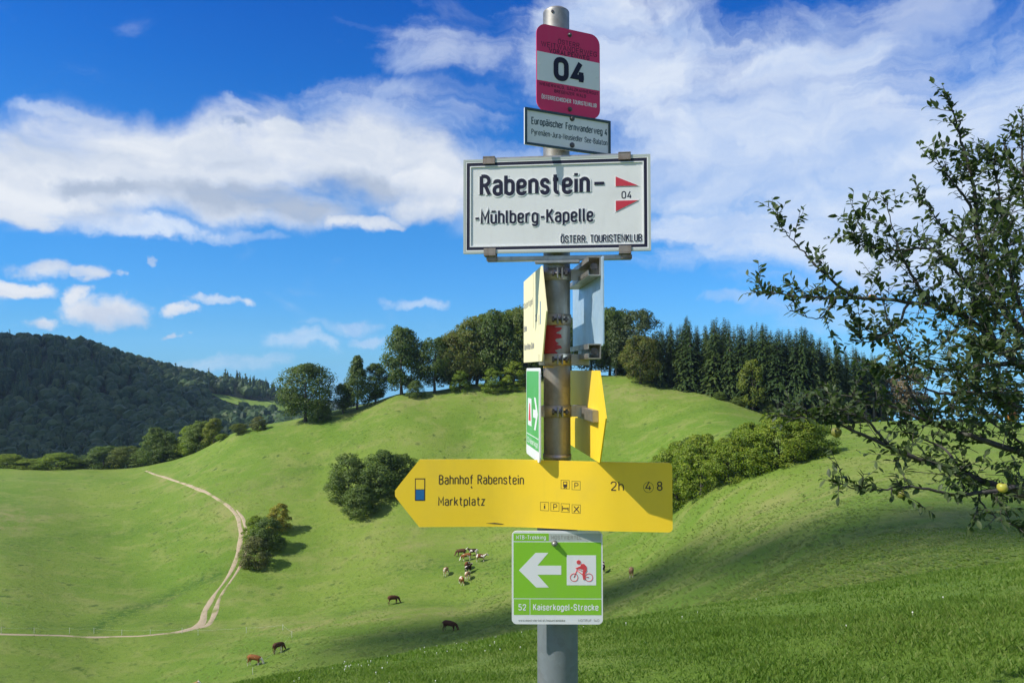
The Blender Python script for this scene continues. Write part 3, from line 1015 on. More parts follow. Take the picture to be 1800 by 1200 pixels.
# --- clumps on the middle slope
for nm, lb, px, by, ty, wd, pr, dp in [
        ('thicket_tree', 'grey-green leafy tree at the left of the dark clump left of the yellow arrow', 612, 893, 795, 74, B_DOME[0], 3),
        ('thicket_tree', 'dark dense tree in the clump just left of the yellow arrow tip', 668, 890, 791, 92, B_DOME[1], 5),
        ('thicket_tree', 'dark tree at the right of the clump, behind the yellow arrow tip', 706, 872, 796, 62, B_DOME[2], 5),
        ('thicket_tree', 'low dark bush at the foot of the clump left of the yellow arrow', 634, 906, 850, 60, B_DOME[2], 0)]:
    grow(nm, lb, 'bush', px, by, ty, wd, pr, 'clump left of the yellow arrow', deeper=dp, stem='stem', leaf='foliage')
for nm, lb, px, by, ty, wd, pr, dp in [
        ('shrub', 'yellow-leaved shrub at the top of the small clump beside the track', 491, 944, 884, 40, B_YELLOW[0], 3),
        ('shrub', 'olive shrub in the middle of the small clump beside the track', 468, 970, 908, 58, B_DOME[0], 1),
        ('shrub', 'pale grey-green shrub touching the dirt track', 447, 968, 906, 42, B_HAZEL[1], 4),
        ('shrub', 'brownish bare-looking shrub at the bottom of the clump by the track', 448, 996, 942, 50, B_RUSSET[0], 0)]:
    grow(nm, lb, 'bush', px, by, ty, wd, pr, 'small clump beside the track', deeper=dp, stem='stem', leaf='foliage')

# --- hedge along the left saddle
SADDLE = [(12, 820, 797, 50, 1, 0), (48, 822, 806, 50, 1, 1), (100, 822, 796, 64, 1, 2), (128, 821, 806, 36, 1, 0), (182, 820, 782, 64, 0, 0), (225, 818, 784, 52, 2, 1), (250, 814, 790, 40, 0, 2),
          (272, 806, 751, 44, 0, 1), (292, 803, 756, 44, 0, 0), (300, 800, 775, 56, 2, 2), (335, 788, 746, 42, 1, 1), (352, 782, 738, 48, 0, 2), (345, 788, 764, 36, 1, 0), (376, 774, 735, 36, 3, 0),
          (391, 772, 762, 22, 1, 2), (420, 764, 744, 26, 2, 1), (454, 756, 731, 24, 4, 0)]
SL = ['pale olive shrub at the left picture edge on the saddle', 'low olive shrub second from the left picture edge', 'rounded pale olive shrub on the flat of the saddle', 'low pale shrub right of the rounded one on the saddle',
      'wide dark olive shrub on the saddle left of the track end', 'brownish shrub above the upper end of the track', 'small dark shrub above the upper end of the track',
      'tall dark round tree in the middle of the saddle hedge', 'second dark round tree of the saddle hedge', 'brown-green shrub in front of the dark round trees', 'grey-green leafy tree right of the dark round trees',
      'tall green tree left of the lime-green one', 'low shrub under the lime-green tree', 'bright lime-green tree at the right of the saddle hedge', 'tiny bush right of the lime-green tree',
      'small brown-green bush standing alone on the slope edge', 'small russet bush standing alone on the slope edge']
PAL = [B_DOME, B_HAZEL, B_RUSSET, B_LIME, B_RUSSET]
for (px, by, ty, wd, pal, i), lb in zip(SADDLE, SL):
    q = PAL[pal]
    if pal == 2:
        q = [(crown, st) for crown, st in [(T_WARM[0][0], B_DOME[0][1]), (T_WARM[1][0], B_DOME[1][1]), (B_DOME[2][0], B_DOME[2][1])]]
    grow('shrub', lb, 'bush', px, by + 2, ty, wd * 1.1, q[i % len(q)], 'hedge along the left saddle', deeper=2.0, stem='stem', leaf='foliage')


# --- the wooded hill across the valley: one mass of trees
def far_wood():
    rng = np.random.default_rng(17)
    N = 6500
    az = rng.uniform(-0.72, -0.10, N)
    rr = np.exp(rng.uniform(math.log(400), math.log(1260), N))
    # extra trees along the crest line
    x, y = rr * np.sin(az), rr * np.cos(az)
    px = x / y * FPX + 900
    z = ground_z(x, y)
    t = z / rr
    py = HORIZON - t * FPX / np.cos(az)
    keep = np.ones(N, bool)
    # meadows on the hill
    for (a0, b0, a1, b1, hw) in HILL_FIELDS:
        f = np.clip((px - a0) / (a1 - a0), 0, 1)
        dl = py - (b0 + (b1 - b0) * f)
        inside = (px > a0) & (px < a1) & (dl > -hw) & (dl < hw + 24)
        keep &= ~inside
    keep &= ~((px > 505) & (rr < 700))
    x, y, z, rr = x[keep], y[keep], z[keep], rr[keep]
    n = len(x)
    H = rng.uniform(9, 19, n)
    conif = (np.sin(x * 0.011 + 1.3) * np.cos(y * 0.009) + rng.normal(0, 0.35, n)) > 0.45
    Wd = np.where(conif, H * 0.34, H * rng.uniform(0.6, 0.95, n))
    # one lumpy crown per tree
    bm = bmesh.new()
    bmesh.ops.create_icosphere(bm, subdivisions=2, radius=1.0)
    sv = np.array([v.co[:] for v in bm.verts])
    sf = np.array([[v.index for v in f.verts] for f in bm.faces])
    bm.free()
    m = len(sv)
    lump = 1 + 0.20 * np.sin(sv[None, :, 0] * 5 + rng.uniform(0, 6, (n, 1))) * np.cos(sv[None, :, 2] * 5 + sv[None, :, 1] * 4 + rng.uniform(0, 6, (n, 1))) + rng.uniform(-0.16, 0.16, (n, m))
    hz = (sv[None, :, 2] + 1) / 2
    taper = np.where(conif[:, None], np.clip(1.15 - hz * 1.1, 0.05, 1) * 1.25, 1.0)
    Wd = Wd * 0.9
    cx = sv[None, :, 0] * lump * taper * Wd[:, None] / 2
    cy = sv[None, :, 1] * lump * taper * Wd[:, None] / 2
    cz = H[:, None] * (0.08 + hz * np.where(conif[:, None], 1.25, 0.92) * (0.88 + 0.12 * lump))
    V = np.stack([cx + x[:, None], cy + y[:, None], cz + z[:, None]], 2).reshape(-1, 3)
    F = (sf[None, :, :] + (np.arange(n) * m)[:, None, None]).reshape(-1, 3)
    # ragged twigs on the crowns
    kq = 44
    pick = rng.integers(0, m, (n, kq))
    Vc = V.reshape(n, m, 3)
    Pq = np.take_along_axis(Vc, pick[:, :, None].repeat(3, 2), 1)
    Nq = sv[pick]
    Pq = (Pq + rng.normal(0, 0.5, Pq.shape)).reshape(-1, 3)
    Nq = Nq.reshape(-1, 3) + rng.normal(0, 0.35, (n * kq, 3)) + np.array([0, 0, 0.3])
    Vq, Fq = leaf_quads(Pq, Nq, np.repeat(H * 0.12, kq), rng, 0.8)
    Fq3 = np.concatenate([Fq[:, [0, 1, 2]], Fq[:, [0, 2, 3]]]) + len(V)
    return np_mesh('hill_woodland', np.concatenate([V, Vq]), np.concatenate([F, Fq3]), MATS['wood_leaves'])


HILL_FIELDS = [(362, 694, 520, 717, 4)]
wood = obj('hill_woodland', far_wood())
tag(wood, 'dark mixed woodland covering the hill across the valley', 'woodland', kind='stuff')


def field_material():
    m, k, out = new_mat('hill_grass')
    pos = k.n('ShaderNodeNewGeometry').outputs['Position']
    n1 = k.noise(pos, 0.05, 5, 0.6)
    c = k.mix(n1, (0.12, 0.21, 0.03, 1), (0.20, 0.27, 0.05, 1))
    principled(k, out, c, 0.9, 0, spec=0.1)


field_material()


def hill_field(pix, rlo=420.0):
    """a meadow patch lying on the hill: outline in photograph pixels projected onto the ground"""
    c = np.mean(pix, axis=0)
    out = []
    for x, y in pix:
        q = hit(x, y, rmin=rlo, rmax=1300)
        out.append(q)
    n = len(out)
    cen = sum(out, Vector()) / n
    V, F = [], []
    K = 8
    for j in range(K + 1):
        for q in out:
            p = cen.lerp(q, j / K)
            V.append((p.x, p.y, float(ground_z(p.x, p.y)) + 1.2))
    for j in range(K):
        for i in range(n):
            i2 = (i + 1) % n
            F.append((j * n + i, j * n + i2, (j + 1) * n + i2, (j + 1) * n + i))
    return np_mesh('hill_meadow', V, F, MATS['hill_grass'], smooth=True)


for pts in ([(364, 691), (400, 698), (440, 705), (495, 711), (520, 714), (520, 724), (470, 724), (430, 717), (395, 706)],):
    o = obj('hill_meadow', hill_field(pts), ground)
# ------------------------------------------------------------------ signpost
worn_paint('sign_pink', (0.66, 0.014, 0.100), 0.35, 0.10)
worn_paint('sign_white', (0.74, 0.75, 0.74), 0.38, 0.10)
worn_paint('sign_enamel', (0.68, 0.69, 0.67), 0.30, 0.16, bump=0.15)
worn_paint('sign_ivory', (0.84, 0.77, 0.45), 0.45, 0.10)
worn_paint('sign_yellow', (0.90, 0.61, 0.030), 0.36, 0.13, bump=0.08, dirt=(0.35, 0.28, 0.08))
worn_paint('sign_green', (0.23, 0.52, 0.030), 0.35, 0.14)
worn_paint('sign_leaf_green', (0.09, 0.40, 0.10), 0.35, 0.15, dirt=(0.5, 0.7, 0.55))
worn_paint('sign_grey', (0.42, 0.46, 0.42), 0.4, 0.1)
worn_paint('ink_navy', (0.011, 0.012, 0.034), 0.5, 0.03, spec=0.3)
worn_paint('ink_black', (0.020, 0.018, 0.015), 0.45, 0.05)
worn_paint('ink_brown', (0.055, 0.035, 0.020), 0.5, 0.05)
worn_paint('ink_red', (0.50, 0.022, 0.045), 0.4, 0.08)
worn_paint('ink_blue', (0.010, 0.13, 0.33), 0.4, 0.05)
worn_paint('ink_bluegreen', (0.02, 0.055, 0.065), 0.4, 0.08)
worn_paint('ink_faded', (0.27, 0.26, 0.22), 0.5, 0.1)
worn_paint('ink_pinkred', (0.62, 0.06, 0.07), 0.45, 0.05)
worn_paint('mark_red', (0.36, 0.018, 0.030), 0.55, 0.25, dirt=(0.3, 0.25, 0.2), scale=60)
worn_paint('mark_ochre', (0.52, 0.32, 0.03), 0.55, 0.3, dirt=(0.3, 0.25, 0.2), scale=60)
metal_mat('galvanised', (0.30, 0.295, 0.275), 0.42, 0.7, stain=(0.16, 0.13, 0.09), amount=0.5)
metal_mat('galvanised_dull', (0.20, 0.23, 0.25), 0.46, 0.4, amount=0.45)
metal_mat('clamp_steel', (0.46, 0.43, 0.38), 0.36, 0.85, stain=(0.16, 0.13, 0.10), amount=0.45)
metal_mat('sheet_back', (0.48, 0.64, 0.76), 0.34, 0.5, stain=(0.34, 0.44, 0.52), amount=0.3)  # bare aluminium; the reflected sky is put into its pale blue colour
metal_mat('rusty_clip', (0.30, 0.26, 0.22), 0.5, 0.7, stain=(0.13, 0.06, 0.03), amount=0.7)
metal_mat('dark_bolt', (0.13, 0.12, 0.12), 0.42, 0.8, stain=(0.08, 0.05, 0.04))

POLE = Vector((0.0899, 1.48))
PR, SR = 0.0268, 0.0400


def at(px, py, depth):
    d = pix_dir(px, py)
    return d * (depth / d.y)


_foot = float(ground_z(POLE.x, POLE.y))
post = empty('signpost', (POLE.x, POLE.y, _foot))
tag(post, 'galvanised hiking signpost in the foreground carrying eight trail signs', 'signpost')


def pz(py, depth=1.48):
    return at(980, py, depth).z - _foot


# pole: upper tube set into a wider sleeve
def pole_tube(z0, z1, r, n=40, rim=0.0022, hollow=0.05):
    mb = MB()
    mb.tube([(0, 0, z0), (0, 0, z0 + 0.001), (0, 0, z1 - rim * 2), (0, 0, z1 - rim), (0, 0, z1)], [r, r, r, r, r - rim * 0.6], n)
    return mb


mb = pole_tube(pz(905), pz(22), PR)
mb.tube([(0, 0, pz(22)), (0, 0, pz(22) + 0.003)], [PR * 0.93, PR * 0.80], 40)
upper = mb.build('upper_pole', MATS['galvanised'], post)
MB().tube([(-0.009, -PR + 0.0018, pz(31)), (-0.009, -PR - 0.0006, pz(31))], 0.0028, 12).build('drill_hole', MATS['dark_bolt'], upper)
sleeve = pole_tube(-0.45, pz(868), SR).build('sleeve', MATS['galvanised_dull'], post)
mb = MB()
mb.tube([(0, 0, pz(868)), (0, 0, pz(864))], [SR * 0.98, SR * 0.90], 40)
mb.build('sleeve_rim', MATS['clamp_steel'], sleeve)
MB().tube([(0, 0, pz(806)), (0, 0, pz(797))], PR + 0.0016, 40).build('pole_collar', MATS['clamp_steel'], upper)


def paint_patch(name, mat, y0, y1, a0, a1, seed):
    """brushed paint on the tube with a ragged right edge; angles from the viewer's side, degrees"""
    rng = random.Random(seed)
    V, F = [], []
    rows = 26
    z0, z1 = pz(y1), pz(y0)
    r = PR + 0.0006
    for i in range(rows + 1):
        z = z0 + (z1 - z0) * i / rows
        e = a1 + rng.uniform(-26, 10)
        zz = z + (rng.uniform(-0.002, 0.002) if i in (0, rows) else 0)
        for j in range(25):
            a = R(a0 + (e - a0) * j / 24)
            V.append((r * math.sin(a), -r * math.cos(a), zz))
    for i in range(rows):
        for j in range(24):
            q = i * 25 + j
            F.append((q, q + 1, q + 26, q + 25))
    return obj(name, np_mesh(name, V, F, MATS[mat], smooth=True), upper)


paint_patch('red_trail_mark', 'mark_red', 571, 622, -150, 12, 4)
paint_patch('ochre_trail_mark', 'mark_ochre', 622, 646, -150, 0, 9)


# ---- lettering: a plain road-sign alphabet drawn with strokes of even width
XH, DS = 0.72, -0.24


def _box(x0, x1, y0, y1):
    return ('c', [(x0, y0), (x1, y0), (x1, y1), (x0, y1)])


def _ln(*p):
    return ('o', list(p))


def _sh(*p):
    return ('s', list(p))


GLYPH = {
    'A': (.60, [_sh((0, 0), (.30, 1), (.60, 0)), _ln((.10, .29), (.50, .29))]),
    'B': (.54, [_ln((0, 0), (0, 1)), _ln((0, 1), (.50, 1), (.50, .53), (0, .53)), _ln((0, .53), (.54, .53), (.54, 0), (0, 0))]),
    'C': (.52, [_ln((.52, .76), (.52, 1), (0, 1), (0, 0), (.52, 0), (.52, .24))]),
    'D': (.54, [_ln((0, 0), (0, 1)), _ln((0, 1), (.54, 1), (.54, 0), (0, 0))]),
    'E': (.46, [_sh((.46, 0), (0, 0), (0, 1), (.46, 1)), _ln((0, .52), (.40, .52))]),
    'F': (.44, [_sh((0, 0), (0, 1), (.44, 1)), _ln((0, .52), (.38, .52))]),
    'G': (.54, [_ln((.54, .76), (.54, 1), (0, 1), (0, 0), (.54, 0), (.54, .46)), _ln((.54, .47), (.30, .47))]),
    'H': (.54, [_ln((0, 0), (0, 1)), _ln((.54, 0), (.54, 1)), _ln((0, .52), (.54, .52))]),
    'I': (.02, [_ln((.01, 0), (.01, 1))]),
    'J': (.40, [_ln((.40, 1), (.40, 0), (0, 0), (0, .22))]),
    'K': (.54, [_ln((0, 0), (0, 1)), _ln((.52, 1), (.04, .40)), _ln((.20, .58), (.54, 0))]),
    'L': (.44, [_sh((0, 1), (0, 0), (.44, 0))]),
    'M': (.66, [_sh((0, 0), (0, 1), (.33, .32), (.66, 1), (.66, 0))]),
    'N': (.56, [_sh((0, 0), (0, 1), (.56, 0), (.56, 1))]),
    'O': (.54, [_box(0, .54, 0, 1)]),
    'P': (.52, [_ln((0, 0), (0, 1)), _ln((0, 1), (.52, 1), (.52, .46), (0, .46))]),
    'R': (.54, [_ln((0, 0), (0, 1)), _ln((0, 1), (.52, 1), (.52, .50), (0, .50)), _ln((.26, .50), (.54, 0))]),
    'S': (.52, [_ln((.52, .74), (.52, 1), (0, 1), (0, .53), (.52, .49), (.52, 0), (0, 0), (0, .26))]),
    'T': (.52, [_ln((.26, 0), (.26, 1)), _ln((0, 1), (.52, 1))]),
    'U': (.54, [_ln((0, 1), (0, 0), (.54, 0), (.54, 1))]),
    'V': (.58, [_sh((0, 1), (.29, 0), (.58, 1))]),
    'W': (.86, [_sh((0, 1), (.21, 0), (.43, .95), (.65, 0), (.86, 1))]),
    'Z': (.50, [_sh((0, 1), (.50, 1), (0, 0), (.50, 0))]),
    'Y': (.54, [_sh((0, 1), (.27, .45), (.54, 1)), _ln((.27, .45), (.27, 0))]),
    'a': (.46, [_ln((.04, .60), (.04, XH), (.46, XH), (.46, 0)), _ln((.46, .43), (0, .43), (0, 0), (.46, 0), (.46, .16))]),
    'b': (.48, [_ln((0, 0), (0, 1)), _box(0, .48, 0, XH)]),
    'c': (.44, [_ln((.44, .54), (.44, XH), (0, XH), (0, 0), (.44, 0), (.44, .18))]),
    'd': (.48, [_ln((.48, 0), (.48, 1)), _box(0, .48, 0, XH)]),
    'e': (.48, [_ln((0, .36), (.48, .36), (.48, XH), (0, XH), (0, 0), (.46, 0), (.46, .14))]),
    'f': (.36, [_ln((.14, 0), (.14, 1), (.36, 1)), _ln((0, XH), (.34, XH))]),
    'g': (.48, [_box(0, .48, 0, XH), _ln((.48, XH), (.48, DS), (.04, DS), (.04, DS + .10))]),
    'h': (.46, [_ln((0, 0), (0, 1)), _ln((0, .40), (0, XH), (.46, XH), (.46, 0))]),
    'i': (.02, [_ln((.01, 0), (.01, XH)), _ln((.01, .90), (.01, 1.02))]),
    'j': (.14, [_ln((.12, XH), (.12, DS), (0, DS)), _ln((.12, .90), (.12, 1.02))]),
    'k': (.44, [_ln((0, 0), (0, 1)), _ln((.42, XH), (.03, .28)), _ln((.16, .42), (.44, 0))]),
    'l': (.08, [_ln((.01, 1), (.01, 0), (.10, 0))]),
    'm': (.76, [_ln((0, 0), (0, XH)), _ln((0, .40), (0, XH), (.38, XH), (.38, 0)), _ln((.38, .40), (.38, XH), (.76, XH), (.76, 0))]),
    'n': (.46, [_ln((0, 0), (0, XH)), _ln((0, .40), (0, XH), (.46, XH), (.46, 0))]),
    'o': (.48, [_box(0, .48, 0, XH)]),
    'p': (.48, [_ln((0, DS), (0, XH)), _box(0, .48, 0, XH)]),
    'r': (.32, [_ln((0, 0), (0, XH)), _ln((0, .40), (0, XH), (.32, XH))]),
    's': (.42, [_ln((.42, .54), (.42, XH), (0, XH), (0, .38), (.42, .34), (.42, 0), (0, 0), (0, .16))]),
    't': (.38, [_ln((.15, .98), (.15, 0), (.38, 0)), _ln((0, XH), (.36, XH))]),
    'u': (.46, [_ln((0, XH), (0, 0), (.46, 0), (.46, .30)), _ln((.46, 0), (.46, XH))]),
    'v': (.46, [_sh((0, XH), (.23, 0), (.46, XH))]),
    'w': (.70, [_sh((0, XH), (.17, 0), (.35, .66), (.53, 0), (.70, XH))]),
    'y': (.48, [_ln((0, XH), (.24, .02)), _sh((.48, XH), (.20, DS), (.06, DS))]),
    'z': (.42, [_sh((0, XH), (.42, XH), (0, 0), (.42, 0))]),
    '0': (.54, [_box(0, .54, 0, 1)]),
    '1': (.24, [_sh((0, .78), (.24, 1), (.24, 0))]),
    '2': (.50, [_ln((0, .74), (0, 1), (.50, 1), (.50, .58), (0, .02)), _ln((0, 0), (.50, 0))]),
    '3': (.50, [_ln((0, .80), (0, 1), (.50, 1), (.50, .54), (.20, .54)), _ln((.20, .54), (.50, .54), (.50, 0), (0, 0), (0, .2))]),
    '4': (.54, [_sh((.36, 1), (0, .24), (.54, .24)), _ln((.40, .52), (.40, 0))]),
    '5': (.50, [_sh((.48, 1), (.04, 1), (.02, .56)), _ln((.02, .58), (.50, .62), (.50, 0), (0, 0), (0, .20))]),
    '8': (.50, [_box(.03, .47, .53, 1), _box(0, .50, 0, .53)]),
    '-': (.36, [_ln((0.02, .40), (.36, .40))]),
    '.': (.02, [_ln((.01, -.02), (.01, .10))]),
    ',': (.06, [_ln((.05, .10), (.0, -.10))]),
    '/': (.36, [_ln((0, -.1), (.36, 1.05))]),
    ' ': (.22, []),
}
for q, base, hgt in (('ä', 'a', .95), ('ö', 'o', .95), ('ü', 'u', .95), ('Ö', 'O', 1.22)):
    wq, st = GLYPH[base]
    GLYPH[q] = (wq, st + [_ln((wq * .26, hgt - .06), (wq * .26, hgt + .06)), _ln((wq * .74, hgt - .06), (wq * .74, hgt + .06))])


def _round_path(kind, pts, rmax):
    P = [Vector(p) for p in pts]
    closed = kind == 'c'
    n = len(P)
    out = []
    for i, p in enumerate(P):
        if kind == 's' or (not closed and i in (0, n - 1)):
            out.append(p)
            continue
        a, b = P[(i - 1) % n], P[(i + 1) % n]
        la, lb = (a - p).length, (b - p).length
        fa = 0.5 if closed or (i - 1) % n not in (0, n - 1) else 0.95
        fb = 0.5 if closed or (i + 1) % n not in (0, n - 1) else 0.95
        r = min(rmax, la * fa, lb * fb)
        s, e = p + (a - p).normalized() * r, p + (b - p).normalized() * r
        for j in range(6):
            t = j / 5
            # between a circular and a squarer corner, as on road signs
            c = p + (((s + e) / 2) - p) * 0.16
            out.append(s * (1 - t) ** 2 + c * 2 * t * (1 - t) + e * t * t)
    res = []
    for p in out:
        if not res or (p - res[-1]).length > 1e-6:
            res.append(p)
    if closed:
        if (res[0] - res[-1]).length < 1e-6:
            res.pop()
    return res, closed


def text_mesh(body, x0, x1, zbase, cap, mat, depth=0.00022, bold=0.0, sink=0.0004, bend=None, name='lettering', wt=None):
    """one line of writing fitted between x0 and x1, capitals CAP high, standing on zbase"""
    wt = (0.125 + bold * 3.0) if wt is None else wt
    t = wt * cap
    gap = 0.17 + wt
    pen, spans = 0.0, []
    for ch in body:
        spans.append(pen)
        pen += GLYPH[ch][0] + gap
    total = max(pen - gap, 0.02)
    hc = cap - t
    sx = (x1 - x0 - t) / total
    mb = MB()
    lay = 0
    for ch, sp in zip(body, spans):
        lay = 0
        for kind, pts in GLYPH[ch][1]:
            q = [(x0 + t / 2 + (sp + px) * sx, zbase + t / 2 + pz_ * hc) for px, pz_ in pts]
            P, closed = _round_path(kind, q, 0.27 * hc)
            n = len(P)
            L_, R_ = [], []
            for i, p in enumerate(P):
                a = P[i - 1] if (i > 0 or closed) else None
                b = P[(i + 1) % n] if (i < n - 1 or closed) else None
                d1 = (p - a).normalized() if a is not None else (b - p).normalized()
                d2 = (b - p).normalized() if b is not None else d1
                n1, n2 = Vector((-d1.y, d1.x)), Vector((-d2.y, d2.x))
                m = (n1 + n2)
                m = n1 if m.length < 1e-4 else m.normalized()
                k_ = min(1.9, 1.0 / max(0.3, m.dot(n1)))
                L_.append(p + m * t / 2 * k_)
                R_.append(p - m * t / 2 * k_)
            yf = -depth - lay * 0.00005
            lay += 1
            vs = []
            for l, r in zip(L_, R_):
                vs += [(l.x, yf, l.y), (r.x, yf, r.y), (l.x, sink, l.y), (r.x, sink, r.y)]
            fs = []
            for i in range(n if closed else n - 1):
                a, b = i * 4, ((i + 1) % n) * 4
                fs += [(a, a + 1, b + 1, b), (a, b, b + 2, a + 2), (a + 1, a + 3, b + 3, b + 1)]
            if not closed:
                fs += [(0, 2, 3, 1), ((n - 1) * 4, (n - 1) * 4 + 1, (n - 1) * 4 + 3, (n - 1) * 4 + 2)]
            if bend is not None:
                vs = [(x, y + float(bend(x)), z) for x, y, z in vs]
            mb.add(vs, fs)
    return mb.mesh(name, MATS[mat])


def rounded(x0, x1, z0, z1, r, n=5):
    pts = []
    for cx, cz, a0 in ((x1 - r, z0 + r, -90), (x1 - r, z1 - r, 0), (x0 + r, z1 - r, 90), (x0 + r, z0 + r, 180)):
        for i in range(n + 1):
            a = R(a0 + 90 * i / n)
            pts.append((cx + r * math.cos(a), cz + r * math.sin(a)))
    return pts


def frame_mb(x0, x1, z0, z1, wd, y0, y1):
    mb = MB()
    mb.prism([(x0, z1 - wd), (x1, z1 - wd), (x1, z1), (x0, z1)], y0, y1)
    mb.prism([(x0, z0), (x1, z0), (x1, z0 + wd), (x0, z0 + wd)], y0, y1)
    mb.prism([(x0, z0 + wd), (x0 + wd, z0 + wd), (x0 + wd, z1 - wd), (x0, z1 - wd)], y0, y1)
    mb.prism([(x1 - wd, z0 + wd), (x1, z0 + wd), (x1, z1 - wd), (x1 - wd, z1 - wd)], y0, y1)
    return mb


class Sign:
    """a sheet in its own frame: x to the right, z up, the face at y = 0 looking to -y"""
    def __init__(self, name, label, loc, rz, pts, mat, thick=0.0022, rim=None, tilt=0.0):
        mb = MB()
        mb.prism(pts, 0.0, thick)
        self.o = mb.build(name, MATS[mat], post, Vector(loc) - Vector((POLE.x, POLE.y, _foot)), (tilt, 0, rz))
        self.o['label'] = label

    def text(self, body, x0, x1, z, cap, mat, **kw):
        return obj('lettering', text_mesh(body, x0, x1, z, cap, mat, **kw), self.o)

    def shape(self, name, pts, mat, y0=-0.0002, y1=0.0004):
        return MB().prism(pts, y0, y1).build(name, MATS[mat], self.o)

    def part(self, name, mb, mat):
        return mb.build(name, MATS[mat], self.o)

    def bolt(self, x, z, r=0.004, mat='dark_bolt', h=0.004):
        mb = MB()
        mb.tube([(x, 0.0005, z), (x, -0.0012, z)], r * 1.35, 16)
        mb.tube([(x, -0.0012, z), (x, -h * 0.7, z), (x, -h, z)], [r, r * 0.9, r * 0.45], 12)
        return mb.build('bolt', MATS[mat], self.o)


# --- pink 04 sign
W_, H_ = 0.1435, 0.1735
sg = Sign('trail_number_sign', 'pink and white long-distance trail sign 04 at the top of the post', at(1000, 127, 1.452), R(24.5), rounded(-W_ / 2, W_ / 2, -H_ / 2, H_ / 2, 0.021, 7), 'sign_pink')


def U(u):
    return -W_ / 2 + u * W_


def Z(v):
    return H_ / 2 - v * H_


sg.shape('white_band', [(U(0.006), Z(0.655)), (U(0.994), Z(0.655)), (U(0.994), Z(0.325)), (U(0.006), Z(0.325))], 'sign_white')
sg.text('ÖSTERR.', U(0.33), U(0.69), Z(0.195), 0.0095, 'ink_navy', bold=-0.006)
sg.text('WEITWANDERWEG', U(0.07), U(0.95), Z(0.262), 0.0105, 'ink_navy', bold=-0.006)
sg.text('VORALPENWEG', U(0.19), U(0.83), Z(0.318), 0.0092, 'ink_navy', bold=0.012)
sg.text('04', U(0.26), U(0.77), Z(0.622), 0.0475, 'ink_navy', bold=0.030, depth=0.0014)
sg.text('WIENERWALD, SALZKAMMERGUT', U(0.04), U(0.97), Z(0.712), 0.0066, 'ink_navy', bold=0.006)
sg.text('BREGENZER WALD', U(0.27), U(0.77), Z(0.768), 0.0066, 'ink_navy', bold=0.006)
sg.text('ÖSTERREICHISCHER TOURISTENKLUB', U(0.075), U(0.945), Z(0.862), 0.0085, 'sign_white', bold=0.004)
sg.bolt(U(0.515), Z(0.065), 0.0035)
sg.bolt(U(0.515), Z(0.93), 0.0035)
for u, v in ((0.05, 0.47), (0.95, 0.50)):
    sg.part('rivet_hole', MB().tube([(U(u), 0.0005, Z(v)), (U(u), -0.0010, Z(v))], 0.0016, 10), 'sign_white')

# --- European long-distance path sign
W_, H_ = 0.194, 0.0722
sg = Sign('route_sign', 'small white route sign with black frame below the pink sign', at(999.5, 233, 1.449), R(25.0), rounded(-W_ / 2, W_ / 2, -H_ / 2, H_ / 2, 0.001, 2), 'sign_white', 0.003)
sg.part('frame', frame_mb(-W_ / 2, W_ / 2, -H_ / 2, H_ / 2, 0.0045, -0.0022, -0.0001), 'ink_bluegreen')
sg.text('Europäischer Fernwanderweg 4', U(0.075), U(0.965), Z(0.43), 0.0145, 'ink_bluegreen', bold=0.004)
sg.text('Pyrenäen-Jura-Neusiedler See-Balaton', U(0.075), U(0.965), Z(0.71), 0.0115, 'ink_bluegreen', bold=-0.002)
sg.bolt(U(0.54), Z(0.10), 0.004)
sg.bolt(U(0.54), Z(0.84), 0.004)

# --- white enamel place sign
W_, H_ = 0.366, 0.187
WC = at(977, 360, 1.437)
sg = Sign('place_sign', 'white embossed place sign reading Rabenstein with red pennants', WC, R(-6.5), rounded(-W_ / 2, W_ / 2, -H_ / 2, H_ / 2, 0.002, 2), 'sign_enamel', 0.004)
sg.part('raised_edge', frame_mb(-W_ / 2, W_ / 2, -H_ / 2, H_ / 2, 0.0042, -0.0032, -0.0001), 'sign_grey')
sg.part('white_line', frame_mb(-W_ / 2 + 0.0044, W_ / 2 - 0.0044, -H_ / 2 + 0.0044, H_ / 2 - 0.0044, 0.0022, -0.0028, -0.0001), 'sign_white')
sg.part('black_line', frame_mb(-W_ / 2 + 0.0068, W_ / 2 - 0.0068, -H_ / 2 + 0.0068, H_ / 2 - 0.0068, 0.0058, -0.0024, -0.0001), 'ink_navy')
sg.part('inner_line', frame_mb(-W_ / 2 + 0.0128, W_ / 2 - 0.0128, -H_ / 2 + 0.0128, H_ / 2 - 0.0128, 0.0022, -0.0022, -0.0001), 'sign_white')


def embossed(body, u0, u1, v, cap, bold, halo=0.06):
    t = sg.text(body, U(u0), U(u1), Z(v), cap, 'ink_navy', bold=bold, depth=0.0014)
    e = cap * halo
    w0 = 0.125 + bold * 3
    obj('embossing', text_mesh(body, U(u0) - e, U(u1) + e, Z(v) - e, cap + e * 2, 'sign_white', wt=(w0 * cap + 2 * e) / (cap + 2 * e), depth=0.0009), sg.o)
    return t


